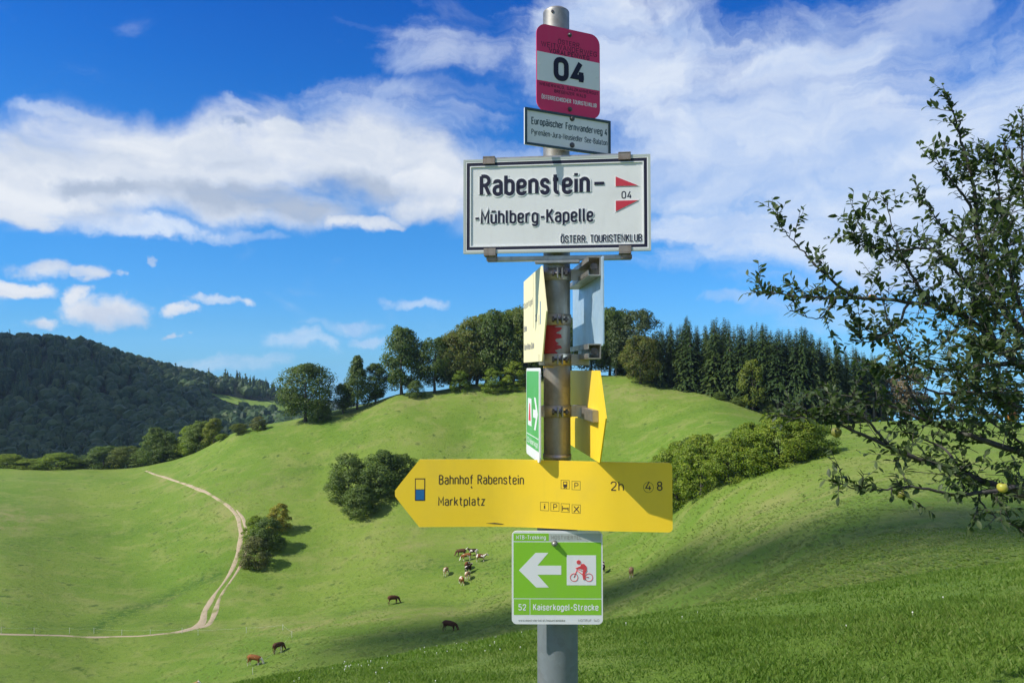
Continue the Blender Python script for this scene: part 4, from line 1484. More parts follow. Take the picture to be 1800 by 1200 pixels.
# letters are pressed out of the sheet: white shoulders, dark tops
embossed('Rabenstein', 0.088, 0.682, 0.392, 0.0435, 0.012)
sg.shape('hyphen', [(U(0.705), Z(0.302)), (U(0.756), Z(0.302)), (U(0.756), Z(0.272)), (U(0.705), Z(0.272))], 'ink_navy', -0.0014)
embossed('-Mühlberg-Kapelle', 0.058, 0.700, 0.690, 0.0285, 0.006, 0.06)
embossed('ÖSTERR. TOURISTENKLUB', 0.525, 0.955, 0.905, 0.0152, 0.002, 0.07)
sg.text('04', U(0.848), U(0.902), Z(0.455), 0.0150, 'ink_navy', bold=0.004)
for a, b in (([(0.818, 0.322), (0.935, 0.322), (0.818, 0.222)], 0), ([(0.818, 0.585), (0.935, 0.475), (0.818, 0.475)], 1)):
    sg.shape('pennant', [(U(u), Z(v)) for u, v in a], 'ink_red', -0.0013)
    cx = sum(q[0] for q in a) / 3
    cz = sum(q[1] for q in a) / 3
    sg.shape('pennant_edge', [(U(cx + (u - cx) * 1.13), Z(cz + (v - cz) * 1.22)) for u, v in a], 'sign_white', -0.0004)
for u, top in ((0.14, 1), (0.865, 1), (0.145, 0), (0.865, 0)):
    mb = MB()
    x = U(u)
    z = H_ / 2 if top else -H_ / 2
    s_ = 1 if top else -1
    mb.box((x, -0.0045, z - s_ * 0.0035), (0.024, 0.0018, 0.013), 0.0006)
    mb.box((x, 0.006, z + s_ * 0.0042), (0.024, 0.024, 0.0024), 0.0006)
    mb.box((x + 0.002, 0.0185, z - s_ * 0.002), (0.020, 0.0024, 0.016), 0.0006)
    if not top:
        mb.box((x + 0.003, 0.008, z - 0.010), (0.021, 0.016, 0.011), 0.002)
    sg.part('clip', mb, 'rusty_clip')
mb = MB()
mb.box((0.004, 0.014, -H_ / 2 - 0.010), (0.262, 0.016, 0.009), 0.0015)
mb.box((0.002, 0.012, -H_ / 2 - 0.0172), (0.088, 0.018, 0.006), 0.001)
mb.box((0.004, 0.014, H_ / 2 + 0.004), (0.262, 0.012, 0.005), 0.001)
mb.box((0.004, 0.0125, 0.0), (0.030, 0.012, H_ * 0.98), 0.001)
sg.part('mounting_rail', mb, 'clamp_steel')


# --- side signs: seen almost edge on
def side_sign(name, label, far, near, zc, height, pts_fn, mat, **kw):
    f, n = Vector(far), Vector(near)
    d = n - f
    L = d.length
    c = (f + n) / 2
    s_ = Sign(name, label, (c.x, c.y, zc), math.atan2(d.y, d.x), pts_fn(L, height), mat, **kw)
    s_.L, s_.h = L, height
    return s_


def arrow_right(L, h, tip=0.055):
    return [(-L / 2, -h / 2), (L / 2 - tip, -h / 2), (L / 2, 0), (L / 2 - tip, h / 2), (-L / 2, h / 2)]


ZE = at(940, 558, 1.55).z
sg = side_sign('hiking_arrow_sign', 'pale yellow hiking sign seen almost edge on, left of the pole', (0.0270, 1.70), (0.0640, 1.38), ZE, 0.186, arrow_right, 'sign_ivory', thick=0.0025)
L, h = sg.L, sg.h
sg.shape('divider_line', [(-0.010, -h * 0.12), (-0.006, -h * 0.12), (-0.006, h * 0.5 - 0.001), (-0.010, h * 0.5 - 0.001)], 'ink_faded')
for tx, x0, x1, z in (('Kaiserkogel', -0.155, -0.015, 0.028), ('2h 30', 0.022, 0.048, -0.012), ('Eschenau', -0.155, -0.105, -0.024), ('Traisen-Rotheau-Station', -0.155, 0.005, -0.066)):
    sg.text(tx, x0, x1, z, 0.016, 'ink_faded', bold=0.02)
sg.shape('trail_colour_mark', [(0.085, -0.02), (0.094, -0.02), (0.094, 0.025), (0.085, 0.025)], 'ink_blue')

ZF = at(1035, 541, 1.52).z
sg = side_sign('sign_back', 'blue-grey bare metal back of a sign right of the pole', (0.1400, 1.70), (0.1675, 1.36), ZF, 0.166, lambda L, h: rounded(-L / 2, L / 2, -h / 2, h / 2, 0.004, 3), 'sheet_back', thick=0.0025)
FS = sg
L, h = sg.L, sg.h
for zz, nm in ((h / 2 - 0.017, 0), (-h / 2 - 0.010, 1)):
    mb = MB()
    hh = 0.034 if nm == 0 else 0.026
    mb.box((0.035, -0.0125, zz + hh / 2), (0.24, 0.024, 0.0022))
    mb.box((0.035, -0.0125, zz - hh / 2), (0.24, 0.024, 0.0022))
    mb.box((0.035, -0.0015, zz), (0.24, 0.002, hh - 0.0024))
    mb.box((0.035, -0.0243, zz + hh / 2 - 0.005), (0.24, 0.002, 0.008))
    mb.box((0.035, -0.0243, zz - hh / 2 + 0.005), (0.24, 0.002, 0.008))
    rail = sg.part('mounting_rail', mb, 'clamp_steel')
    MB().box((L / 2 - 0.022, -0.012, zz), (0.006, 0.013, 0.013), 0.002).build('rail_nut', MATS['dark_bolt'], sg.o)

ZG = at(1030, 724, 1.5).z
sg = side_sign('hiking_arrow_sign', 'bright yellow hiking arrow seen from behind, right of the pole', (0.1290, 1.72), (0.1640, 1.30), ZG, 0.168, arrow_right, 'sign_yellow', thick=0.0025)
GS = sg
mb = MB()
mb.box((0.04, -0.006, 0.0), (0.22, 0.012, 0.022), 0.001)
sg.part('mounting_rail', mb, 'clamp_steel')

ZH = at(937, 725, 1.5).z
sg = side_sign('cycle_route_sign', 'green cycle route sign with white arrow, edge on left of the pole', (0.0305, 1.58), (0.0520, 1.405), ZH, 0.180, lambda L, h: rounded(-L / 2, L / 2, -h / 2, h / 2, 0.010, 4), 'sign_white', thick=0.003)
L, h = sg.L, sg.h
sg.shape('green_field', [(-L / 2 + 0.005, -h / 2 + 0.02), (L / 2 - 0.008, -h / 2 + 0.02), (L / 2 - 0.008, h / 2 - 0.006), (-L / 2 + 0.005, h / 2 - 0.006)], 'sign_leaf_green')
sg.shape('arrow_symbol', [(0.01, -0.008), (0.045, -0.008), (0.022, -0.032), (0.042, -0.032), (0.070, 0.0), (0.042, 0.032), (0.022, 0.032), (0.045, 0.008), (0.01, 0.008)], 'sign_white', -0.0004)
sg.shape('symbol_panel', [(-0.062, -0.028), (-0.012, -0.028), (-0.012, 0.028), (-0.062, 0.028)], 'sign_white', -0.0004)
sg.shape('bicycle_symbol', [(-0.052, -0.018), (-0.022, -0.018), (-0.030, 0.018), (-0.040, 0.018)], 'ink_pinkred', -0.0006)
sg.shape('separator_line', [(-L / 2 + 0.006, -0.047), (L / 2 - 0.009, -0.047), (L / 2 - 0.009, -0.0455), (-L / 2 + 0.006, -0.0455)], 'sign_white', -0.0004)
sg.text('52 Kaiserkogel', -0.07, 0.07, -0.064, 0.011, 'sign_white', depth=0.0004)
HS = sg

# --- clamps holding the side signs
for py, hh, arms in ((484, 0.024, 'R'), (563, 0.022, 'L'), (632, 0.023, 'LR'), (722, 0.023, 'LR')):
    z = pz(py)
    mb = MB()
    mb.tube([(0, 0, z - hh / 2), (0, 0, z + hh / 2)], PR + 0.0022, 40)
    cl = mb.build('pole_clamp', MATS['clamp_steel'], post)
    lug = MB()
    for sx in (-0.0045, 0.0045):
        lug.box((sx + 0.004, -PR - 0.0065, z), (0.0028, 0.011, hh * 0.86), 0.0006)
    lug.build('clamp_lug', MATS['galvanised'], cl)
    b = MB()
    b.tube([(-0.012, -PR - 0.007, z), (0.021, -PR - 0.007, z)], 0.0026, 8)
    for sx in (-0.0095, 0.0165):
        b.tube([(sx - 0.0022, -PR - 0.007, z), (sx + 0.0022, -PR - 0.007, z)], 0.0058, 6, smooth=False)
    b.build('clamp_bolt', MATS['dark_bolt'], cl)
    if 'R' in arms:
        rx = 0.042
        MB().box((PR + rx / 2 - 0.004, -0.004, z), (rx, 0.003, hh * 0.95), 0.0006).build('clamp_arm', MATS['clamp_steel'], cl)
    if 'L' in arms:
        MB().box((-PR - 0.004, -0.012, z), (0.012, 0.003, hh * 0.95), 0.0006).build('clamp_arm', MATS['clamp_steel'], cl)

# --- big yellow arrow
X0, X1 = 694, 1179
YD = 1.432
YC = at(936, 867, YD)
K = YD / FPX                         # metres per photograph pixel here


def bend(x):
    """the sheet turns towards the viewer to the right of its middle"""
    x = np.asarray(x, float)
    return -0.030 * sstep(-0.08, 0.16, x) + 0.006 * np.cos(x * 9.0) - 0.012 * np.clip(x, 0, 1)


def yx(px):
    x = (px - 936) * K
    return x * (1 + float(bend(x)) / YD)


def bent_sheet(pts2, y0, y1, name, mat, parent, nx=1):
    mb = MB()
    mb.prism(pts2, y0, y1)
    me = mb.mesh(name, MATS[mat])
    co = np.empty(len(me.vertices) * 3, np.float32)
    me.vertices.foreach_get('co', co)
    co = co.reshape(-1, 3)
    co[:, 1] += bend(co[:, 0])
    me.vertices.foreach_set('co', co.ravel())
    me.update()
    return obj(name, me, parent)


def arrow_panel():
    hh = 0.0645
    xl, xr, xs = yx(X0), yx(X1), yx(738)
    xs_ = np.concatenate([np.linspace(xl + 0.001, xs, 10), np.linspace(xs, xr - 0.008, 70)[1:], xr - 0.008 + 0.008 * np.sin(np.linspace(0, math.pi / 2, 6))[1:]])
    V, F = [], []
    rows = 5
    for i, x in enumerate(xs_):
        if x <= xs:
            hx = 0.004 + (hh - 0.004) * ((x - xl) / (xs - xl)) ** 0.97
        elif x > xr - 0.008:
            q = (x - (xr - 0.008)) / 0.008
            hx = hh - 0.008 * (1 - math.sqrt(max(0, 1 - q * q)))
        else:
            hx = hh
        for side in (0, 1):
            for j in range(rows):
                z = -hx + 2 * hx * j / (rows - 1)
                V.append((x, float(bend(x)) + side * 0.0028, z))
    n = len(xs_)
    st = rows * 2
    for i in range(n - 1):
        for j in range(rows - 1):
            a = i * st + j
            F.append((a, a + st, a + st + 1, a + 1))
            b = i * st + rows + j
            F.append((b + 1, b + st + 1, b + st, b))
        for a, b in ((i * st, i * st + rows), ):
            F.append((a, b, b + st, a + st))
        a, b = i * st + rows - 1, i * st + 2 * rows - 1
        F.append((a + st, b + st, b, a))
    for i, flip in ((0, 0), (n - 1, 1)):
        for j in range(rows - 1):
            a, b = i * st + j, i * st + rows + j
            F.append((a, a + 1, b + 1, b) if not flip else (b, b + 1, a + 1, a))
    me = np_mesh('hiking_arrow_sign', V, F, MATS['sign_yellow'], smooth=False)
    return me


big = obj('hiking_arrow_sign', arrow_panel(), post, YC - Vector((POLE.x, POLE.y, _foot)), (0, 0, R(-1.5)))
big['label'] = 'large yellow arrow sign pointing left to Bahnhof Rabenstein'


def ytext(body, px0, px1, pyb, capx, mat='ink_brown', bold=-0.004, **kw):
    x0, x1 = yx(px0), yx(px1)
    zb = (867 - pyb) * K
    return obj('lettering', text_mesh(body, x0, x1, zb, capx * K, mat, bold=bold, bend=bend, **kw), big)


ytext('Bahnhof Rabenstein', 772, 921, 852, 17)
ytext('Marktplatz', 771, 853, 889, 16)
ytext('2h', 1072, 1095, 857, 16)
ytext('4', 1132, 1143, 856, 16)
ytext('8', 1152, 1162, 856, 16, bold=0.002)


def yrect(name, px0, px1, py0, py1, mat, y0=-0.0002, y1=0.0004):
    return bent_sheet([(yx(px0), (867 - py1) * K), (yx(px1), (867 - py1) * K), (yx(px1), (867 - py0) * K), (yx(px0), (867 - py0) * K)], y0, y1, name, mat, big)


yrect('trail_colour_mark', 730, 748, 841, 880, 'ink_brown')
yrect('yellow_square', 731.6, 746.4, 843, 860, 'sign_yellow', -0.0004)
yrect('blue_square', 731.6, 746.4, 861, 878.4, 'ink_blue', -0.0004)


def ybox(cx, cy, s=7.5):
    mb = MB()
    t_ = 0.6
    for a, b, c, d in ((cx - s, cx + s, cy - s, cy - s + t_), (cx - s, cx + s, cy + s - t_, cy + s), (cx - s, cx - s + t_, cy - s + t_, cy + s - t_), (cx + s - t_, cx + s, cy - s + t_, cy + s - t_)):
        mb.prism([(yx(a), (867 - d) * K), (yx(b), (867 - d) * K), (yx(b), (867 - c) * K), (yx(a), (867 - c) * K)], -0.0002, 0.0004)
    return mb


def bent(mb, name, mat):
    me = mb.mesh(name, MATS[mat])
    for v in me.vertices:
        v.co.y += float(bend(v.co.x))
    return obj(name, me, big)


for cx, cy in ((993, 849), (1012, 850), (957, 888), (975, 888), (993, 889), (1012, 890)):
    bent(ybox(cx, cy), 'symbol_box', 'ink_brown')
ytext('P', 1009, 1016, 855, 10)
ytext('P', 972, 979, 893, 10)
ytext('i', 955.5, 958.5, 893, 10, bold=0.03)


def yq(pts):
    return [(yx(a), (867 - b) * K) for a, b in pts]


mb = MB()
mb.prism(yq([(989.5, 853), (996.5, 853), (996.5, 844), (989.5, 844)]), -0.00025, 0.0003)
mb.prism(yq([(990, 855.5), (992, 855.5), (993, 853.2), (991, 853.2)]), -0.00025, 0.0003)
mb.prism(yq([(994, 855.5), (996, 855.5), (995, 853.2), (993, 853.2)]), -0.00025, 0.0003)
tr = bent(mb, 'train_symbol', 'ink_brown')
bent(MB().prism(yq([(990.7, 848.5), (995.3, 848.5), (995.3, 845.3), (990.7, 845.3)]), -0.0004, 0.0003), 'train_window', 'sign_yellow')
mb = MB()
mb.prism(yq([(987.5, 891), (998.5, 891), (998.5, 889), (987.5, 889)]), -0.00025, 0.0003)
mb.prism(yq([(987.5, 894), (988.7, 894), (988.7, 885.5), (987.5, 885.5)]), -0.0003, 0.0003)
mb.prism(yq([(997.3, 894), (998.5, 894), (998.5, 888), (997.3, 888)]), -0.0003, 0.0003)
bent(mb, 'bed_symbol', 'ink_brown')
mb = MB()
mb.prism(yq([(1007.3, 895), (1008.6, 896), (1017.2, 886), (1016, 885)]), -0.00025, 0.0003)
mb.prism(yq([(1016.6, 896), (1017.8, 895), (1008.6, 885), (1007.4, 886)]), -0.0003, 0.0003)
bent(mb, 'cutlery_symbol', 'ink_brown')
mb = MB()
ring = []
for i in range(29):
    a = 2 * math.pi * i / 28
    ring.append((yx(1137.5 + 8.6 * math.cos(a)), -0.0001, (867 - (850.5 + 8.6 * math.sin(a))) * K))
mb.tube(ring, 0.00035, 5, cap=False)
bent(mb, 'number_ring', 'ink_brown')
bent(MB().prism(yq([(855, 919.4), (884, 921.6), (886, 920.6), (870, 918.6)]), -0.0002, 0.0003), 'scratch', 'ink_brown')
bent(MB().prism(yq([(827.5, 856.5), (830, 859.5), (831, 858), (829, 854.5)]), -0.0002, 0.0003), 'scuff', 'ink_brown')
mb = MB()
mb.box((yx(979), float(bend(yx(979))) + 0.0145, -0.030), (0.060, 0.014, 0.030), 0.002)
mb.box((yx(979), float(bend(yx(979))) + 0.0145, 0.030), (0.060, 0.014, 0.030), 0.002)
mb.build('mounting_bracket', MATS['clamp_steel'], big)

# --- green cycle sign
GD = 1.418
GC = at(979.5, 1014.5, GD)
K2 = GD / FPX
W_, H_ = 158 * K2, 160 * K2
sg = Sign('cycle_route_sign', 'square green cycle route sign with white arrow and red cyclist', GC, R(-0.6), rounded(-W_ / 2, W_ / 2, -H_ / 2, H_ / 2, 0.0095, 6), 'sign_white', 0.003)


def gx(px):
    return (px - 979.5) * K2


def gz(py):
    return (1014.5 - py) * K2


def grect(name, x0, x1, y0, y1, mat, a=-0.0002, b=0.0004):
    return sg.shape(name, [(gx(x0), gz(y1)), (gx(x1), gz(y1)), (gx(x1), gz(y0)), (gx(x0), gz(y0))], mat, a, b)


grect('heading_panel', 903.5, 965, 938.5, 951.8, 'sign_green')
grect('grey_panel', 965.4, 1056, 938.5, 952, 'sign_grey')
grect('green_field', 903.5, 1056, 953.5, 1050, 'sign_green')
grect('number_panel', 904, 931.4, 1051.4, 1078.5, 'sign_green')
grect('name_panel', 932.6, 1056, 1051.4, 1078.5, 'sign_green')
sg.text('MTB-Trekking', gx(908), gx(960), gz(949), 7.2 * K2, 'sign_white', depth=0.0004, bold=0.006)
sg.text('MOSTVIERTEL', gx(969), gx(1022), gz(949), 7.2 * K2, 'ink_faded', depth=0.0004, bold=0.004)
sg.text('52', gx(912), gx(925.5), gz(1071), 11 * K2, 'sign_white', depth=0.0004, bold=0.006)
sg.text('Kaiserkogel-Strecke', gx(937.5), gx(1051), gz(1071), 11.5 * K2, 'sign_white', depth=0.0004, bold=0.008)
sg.text('www.mostviertel.at/mountainbike', gx(912), gx(993), gz(1090), 4.2 * K2, 'ink_faded')
sg.text('NOTRUF 140', gx(1016), gx(1052), gz(1090), 4.4 * K2, 'ink_faded')
sg.shape('arrow_symbol', [(gx(a), gz(b)) for a, b in [(913, 1002), (943, 1031.5), (965, 1031.5), (945, 1009.5), (986.5, 1009.5), (986.5, 994), (945, 994), (964, 972), (942, 972)]], 'sign_white', -0.0004)
pan = grect('symbol_panel', 996, 1047, 976, 1027.5, 'sign_white', -0.0004)
# cyclist
mb = MB()
for cx in (1008.6, 1034.3):
    mb.tube([(gx(cx + 6.6 * math.cos(2 * math.pi * i / 24)), -0.0003, gz(1014 + 6.6 * math.sin(2 * math.pi * i / 24))) for i in range(25)], 0.0007, 6, cap=False)
for a, b, wd in (((1008.6, 1014), (1014, 1000), 0.0008), ((1014, 1002), (1028, 1013), 0.0008), ((1028, 1013), (1034.3, 1014), 0.0008), ((1011.5, 998), (1016, 999), 0.0009), ((1014, 1000), (1026, 1004), 0.0006)):
    mb.tube([(gx(a[0]), -0.0003, gz(a[1])), (gx(b[0]), -0.0003, gz(b[1]))], wd, 6)
mb.build('bicycle_symbol', MATS['ink_pinkred'], sg.o)
mb = MB()
y0, y1 = -0.0010, -0.0002
mb.prism([(gx(a), gz(b)) for a, b in [(1018, 998.5), (1022, 1000), (1030.5, 1001), (1031, 996), (1026, 990.5), (1021, 991)]], y0, y1)
mb.prism([(gx(a), gz(b)) for a, b in [(1013, 999.5), (1022, 997.8), (1021, 994), (1012.6, 997.5)]], y0 - 0.0001, y1)
mb.prism([(gx(a), gz(b)) for a, b in [(1024.5, 1017.5), (1028.2, 1017.5), (1027.5, 1008), (1031, 1001), (1024.5, 1001), (1023, 1009)]], y0 - 0.0002, y1)
mb.prism([(gx(1016.8 + 3.7 * math.cos(2 * math.pi * i / 14)), gz(987.8 - 3.7 * math.sin(2 * math.pi * i / 14))) for i in range(14)], y0, y1)
mb.build('cyclist_symbol', MATS['ink_pinkred'], sg.o)
mb = MB()
mb.tube([(gx(974.7), -0.0004, gz(955.5)), (gx(974.7), -0.0030, gz(955.5))], 0.0058, 20)
mb.tube([(gx(974.7), -0.0030, gz(955.5)), (gx(974.7), -0.0060, gz(955.5)), (gx(974.7), -0.0085, gz(955.5)), (gx(974.7), -0.0095, gz(955.5))], [0.0048, 0.0046, 0.0034, 0.0012], 16)
mb.build('screw', MATS['galvanised'], sg.o)
MB().box((0, 0.012, 0.02), (0.05, 0.018, 0.03), 0.002).build('mounting_bracket', MATS['clamp_steel'], sg.o)
# ------------------------------------------------------------------ cows
def cow_material(name, coat, patch, amount):
    """brown coat, white face, belly and lower legs, white patches"""
    m, k, out = new_mat(name)
    tc = k.n('ShaderNodeTexCoord').outputs['Object']
    oi = k.n('ShaderNodeObjectInfo')
    sep = k.n('ShaderNodeSeparateXYZ')
    k.t.links.new(tc, sep.inputs[0])
    off = k.vmath('ADD', tc, k.vmath('SCALE', (7.0, 3.0, 5.0), None))
    sc = k.n('ShaderNodeVectorMath', operation='SCALE')
    sc.inputs[0].default_value = (17.0, 11.0, 5.0)
    k.t.links.new(oi.outputs['Random'], sc.inputs['Scale'])
    n1 = k.noise(k.vmath('ADD', tc, sc.outputs[0]), 1.5, 2, 0.4, 0.3)
    wf = k.maprange(n1, 0.62 - amount, 0.64 - amount)
    face = k.maprange(sep.outputs[0], 1.02, 1.10)
    legs = k.maprange(sep.outputs[2], 0.42, 0.32)
    wf = k.math('MAXIMUM', wf, k.math('MAXIMUM', face, legs))
    n2 = k.noise(tc, 9.0, 4, 0.6)
    c = k.mix(n2, (*coat, 1), (*(q * 0.6 for q in coat), 1))
    c = k.mix(wf, c, (*patch, 1))
    principled(k, out, c, 0.75, 0, spec=0.2)
    return m


cow_material('cow_red', (0.30, 0.115, 0.035), (0.72, 0.66, 0.56), 0.04)
cow_material('cow_brown', (0.105, 0.045, 0.022), (0.14, 0.07, 0.04), 0.0)
cow_material('cow_pied', (0.20, 0.075, 0.028), (0.74, 0.69, 0.60), 0.06)
cow_material('cow_pale', (0.46, 0.27, 0.13), (0.80, 0.74, 0.64), 0.04)
cow_material('cow_dark', (0.040, 0.022, 0.016), (0.66, 0.60, 0.52), 0.06)
worn_paint('cow_horn', (0.55, 0.48, 0.36), 0.5, 0.1)


def cow_body(pose):
    """the whole animal as one skin: trunk, neck, head, legs and tail (x forward, stands on z = 0)"""
    J, E = [], []

    def chain(start, pts):
        prev = start
        ids = []
        for p in pts:
            J.append(p)
            i = len(J) - 1
            if prev is not None:
                E.append((prev, i))
            prev = i
            ids.append(i)
        return ids

    # trunk from rump to withers: x, y, z, half width, half height
    tr = chain(None, [(-0.78, 0, 1.16, .24, .22), (-0.55, 0, 1.10, .31, .31), (-0.15, 0, 1.02, .37, .38), (0.25, 0, 1.02, .34, .37), (0.55, 0, 1.08, .27, .33)])
    if pose == 'graze':
        nk = chain(tr[-1], [(0.82, 0, 0.98, .16, .22), (1.02, 0, 0.62, .11, .15), (1.12, 0, 0.36, .11, .12), (1.25, 0, 0.16, .085, .085), (1.30, 0, 0.07, .07, .06)])
        hd = nk[2]
        e = (1.06, 0.42)
    else:
        nk = chain(tr[-1], [(0.80, 0, 1.22, .15, .21), (1.00, 0, 1.36, .11, .14), (1.14, 0, 1.36, .12, .13), (1.34, 0, 1.22, .09, .09), (1.44, 0, 1.15, .075, .065)])
        hd = nk[2]
        e = (1.07, 1.46)
    for s in (-1, 1):
        chain(hd, [(e[0], 0.17 * s, e[1], .035, .05), (e[0] - 0.03, 0.27 * s, e[1] - 0.01, .02, .035)])
        chain(tr[4], [(0.52, 0.17 * s, 0.78, .12, .14), (0.55, 0.17 * s, 0.46, .065, .065), (0.53, 0.17 * s, 0.20, .045, .045), (0.56, 0.17 * s, 0.03, .06, .055)])
        st = 0.10 * s if pose == 'graze' else 0.0
        chain(tr[1], [(-0.62 + st * .3, 0.19 * s, 0.80, .12, .17), (-0.56 + st, 0.18 * s, 0.60, .075, .085), (-0.72 + st, 0.18 * s, 0.42, .05, .055), (-0.68 + st, 0.18 * s, 0.20, .042, .042), (-0.64 + st, 0.18 * s, 0.03, .06, .055)])
    chain(tr[0], [(-0.92, 0, 1.12, .035, .035), (-0.98, 0.02, 0.80, .022, .022), (-0.97, 0.03, 0.48, .035, .035)])
    chain(tr[1], [(-0.42, 0, 0.66, .14, .10)])
    me = bpy.data.meshes.new('cow_body')
    me.from_pydata([j[:3] for j in J], E, [])
    o = bpy.data.objects.new('tmp', me)
    COL.objects.link(o)
    md = o.modifiers.new('skin', 'SKIN')
    md.use_smooth_shade = True
    sv = me.skin_vertices[0].data
    for i, j in enumerate(J):
        sv[i].radius = (j[3], j[4])
        sv[i].use_root = i == tr[2]
    ss = o.modifiers.new('sub', 'SUBSURF')
    ss.levels = 1
    ss.render_levels = 1
    dg = bpy.context.evaluated_depsgraph_get()
    res = bpy.data.meshes.new_from_object(o.evaluated_get(dg))
    bpy.data.objects.remove(o)
    res.name = 'body'
    zmin = min(v.co.z for v in res.vertices)
    for v in res.vertices:
        v.co.z -= zmin
    return res


COW = {'graze': cow_body('graze'), 'stand': cow_body('stand')}


def horn_mesh(pose):
    x, z = (1.04, 0.50) if pose == 'graze' else (1.10, 1.50)
    mb = MB()
    mb.tube([(x, 0.06, z), (x + .01, 0.15, z + 0.03), (x + 0.02, 0.19, z + 0.12)], [0.022, 0.017, 0.006], 6)
    return mb


COWS = [
    ('graze', 'cow_red', 447, 1169, 0, 'red-brown cow with white legs grazing beside the lowest fence post'),
    ('graze', 'cow_brown', 489, 1146, 60, 'dark brown cow above the red-brown one at the bottom left'),
    ('stand', 'cow_pale', 330, 1221, 20, 'pale cow cut off by the bottom picture edge'),
    ('graze', 'cow_brown', 790, 1109, -8, 'large dark brown cow grazing alone below the yellow arrow'),
    ('graze', 'cow_brown', 691, 1061, 30, 'dark brown cow alone on the slope left of the herd'),
    ('graze', 'cow_brown', 811, 977, 175, 'dark cow at the upper left of the herd'),
    ('stand', 'cow_dark', 832, 977, 170, 'dark cow with white patches at the top of the herd'),
    ('graze', 'cow_red', 820, 985, 190, 'red and white cow in front of the top dark ones'),
    ('stand', 'cow_pied', 845, 987, 0, 'red pied cow with white face at the right of the herd'),
    ('graze', 'cow_pied', 822, 1000, 70, 'brown pied cow in the middle of the herd column'),
    ('stand', 'cow_dark', 823, 1007, 60, 'dark cow squeezed between two in the herd column'),
    ('graze', 'cow_pale', 822, 1018, 75, 'pale cow with light rump low in the herd column'),
    ('graze', 'cow_red', 811, 1027, 110, 'red-brown cow lowest in the herd'),
    ('graze', 'cow_pale', 784, 1010, 75, 'light-faced brown cow standing left of the herd'),
    ('graze', 'cow_pale', 1110, 1014, 80, 'pale cow grazing alone right of the green sign'),
    ('stand', 'cow_dark', 1060, 1007, 80, 'dark cow peeping out at the right edge of the green sign'),
]
COAT = {}
for pose, mt, px, py, rz, lb in COWS:
    p = hit(px, py)
    c = empty('cow', p, R(rz))
    sc = 1.06
    c.scale = (sc, sc, sc)
    tag(c, lb, 'cow', 'cows on the valley pasture')
    key = (pose, mt)
    if key not in COAT:
        b = COW[pose].copy()
        b.materials.clear()
        b.materials.append(MATS[mt])
        COAT[key] = b
    obj('body', COAT[key], c)
    if pose not in COAT:
        hm = horn_mesh(pose).mesh('horn', MATS['cow_horn'])
        hm2 = hm.copy()
        for v in hm2.vertices:
            v.co.y = -v.co.y
        COAT[pose] = (hm, hm2)
    for hmesh in COAT[pose]:
        obj('horn', hmesh, c)

# ------------------------------------------------------------------ electric fence
worn_paint('fence_white', (0.44, 0.48, 0.36), 0.6, 0.2)
fence = [(2, 1112, 1104), (60, 1113, 1105), (122, 1113, 1104), (165, 1113, 1103), (214, 1116, 1109), (264, 1116, 1109), (320, 1113, 1106), (348, 1116, 1107), (433, 1112, 1103), (497, 1107, 1098), (513, 1120, 1109), (494, 1147, 1137), (444, 1185, 1173)]
fp = []
root = None
tops = []
for px, py, ty in fence:
    p = hit(px, py)
    h = max(0.9, (py - ty) / pxm(p))
    if root is None:
        root = empty('electric_fence', p)
        tag(root, 'thin white electric fence with pale posts along the dirt track', 'fence')
    q = p - root.location
    mb = MB()
    mb.tube([(0, 0, -0.25), (0, 0, 0.05), (0, 0, h)], [0.03, 0.035, 0.03], 8)
    mb.box((0.0, 0, h * 0.93), (0.10, 0.10, 0.06), 0.01)
    mb.box((0.07, 0, 0.18), (0.14, 0.03, 0.03), 0.005)
    mb.build('fence_post', MATS['fence_white'], root, q)
    tops.append(q + Vector((0, 0, h * 0.9)))
for a, b in zip(tops, tops[1:]):
    mid = (a + b) / 2 - Vector((0, 0, 0.10))
    MB().tube([a, (a + mid) / 2 - Vector((0, 0, .04)), mid, (b + mid) / 2 - Vector((0, 0, .04)), b], 0.009, 5).build('fence_tape', MATS['fence_white'], root)

# ------------------------------------------------------------------ apple tree
leaf_mat('apple_leaves', [(0.030, 0.054, 0.020), (0.054, 0.086, 0.030), (0.088, 0.122, 0.046), (0.140, 0.165, 0.072)], 0.38, rough=0.48, objvar=0.5)
bark_mat('apple_bark', (0.030, 0.026, 0.024), (0.080, 0.072, 0.066), 40.0)


def apple_material(name, c1, c2):
    m, k, out = new_mat(name)
    tc = k.n('ShaderNodeTexCoord').outputs['Object']
    n1 = k.noise(tc, 18.0, 4, 0.6)
    n2 = k.noise(tc, 160.0, 3, 0.6)
    c = k.mix(k.maprange(n1, 0.42, 0.62), (*c1, 1), (*c2, 1))
    c = k.mix(k.maprange(n2, 0.62, 0.72, 0, 0.5), c, (0.22, 0.15, 0.05, 1))
    principled(k, out, c, 0.4, 0)


apple_material('apple_green', (0.36, 0.36, 0.045), (0.50, 0.40, 0.06))
apple_material('apple_dull', (0.16, 0.17, 0.03), (0.24, 0.20, 0.04))
apple_material('apple_blush', (0.52, 0.20, 0.05), (0.45, 0.32, 0.06))
rt = random.Random(23)
trunk_xy = Vector((4.05, 4.75))
tz = float(ground_z(trunk_xy.x, trunk_xy.y))
tree = empty('apple_tree', (trunk_xy.x, trunk_xy.y, tz))
tag(tree, 'apple tree reaching in from the right picture edge with small yellow apples', 'tree')
ORG = Vector((trunk_xy.x, trunk_xy.y, tz))


def ap(px, py, d):
    return at(px, py, d) - ORG


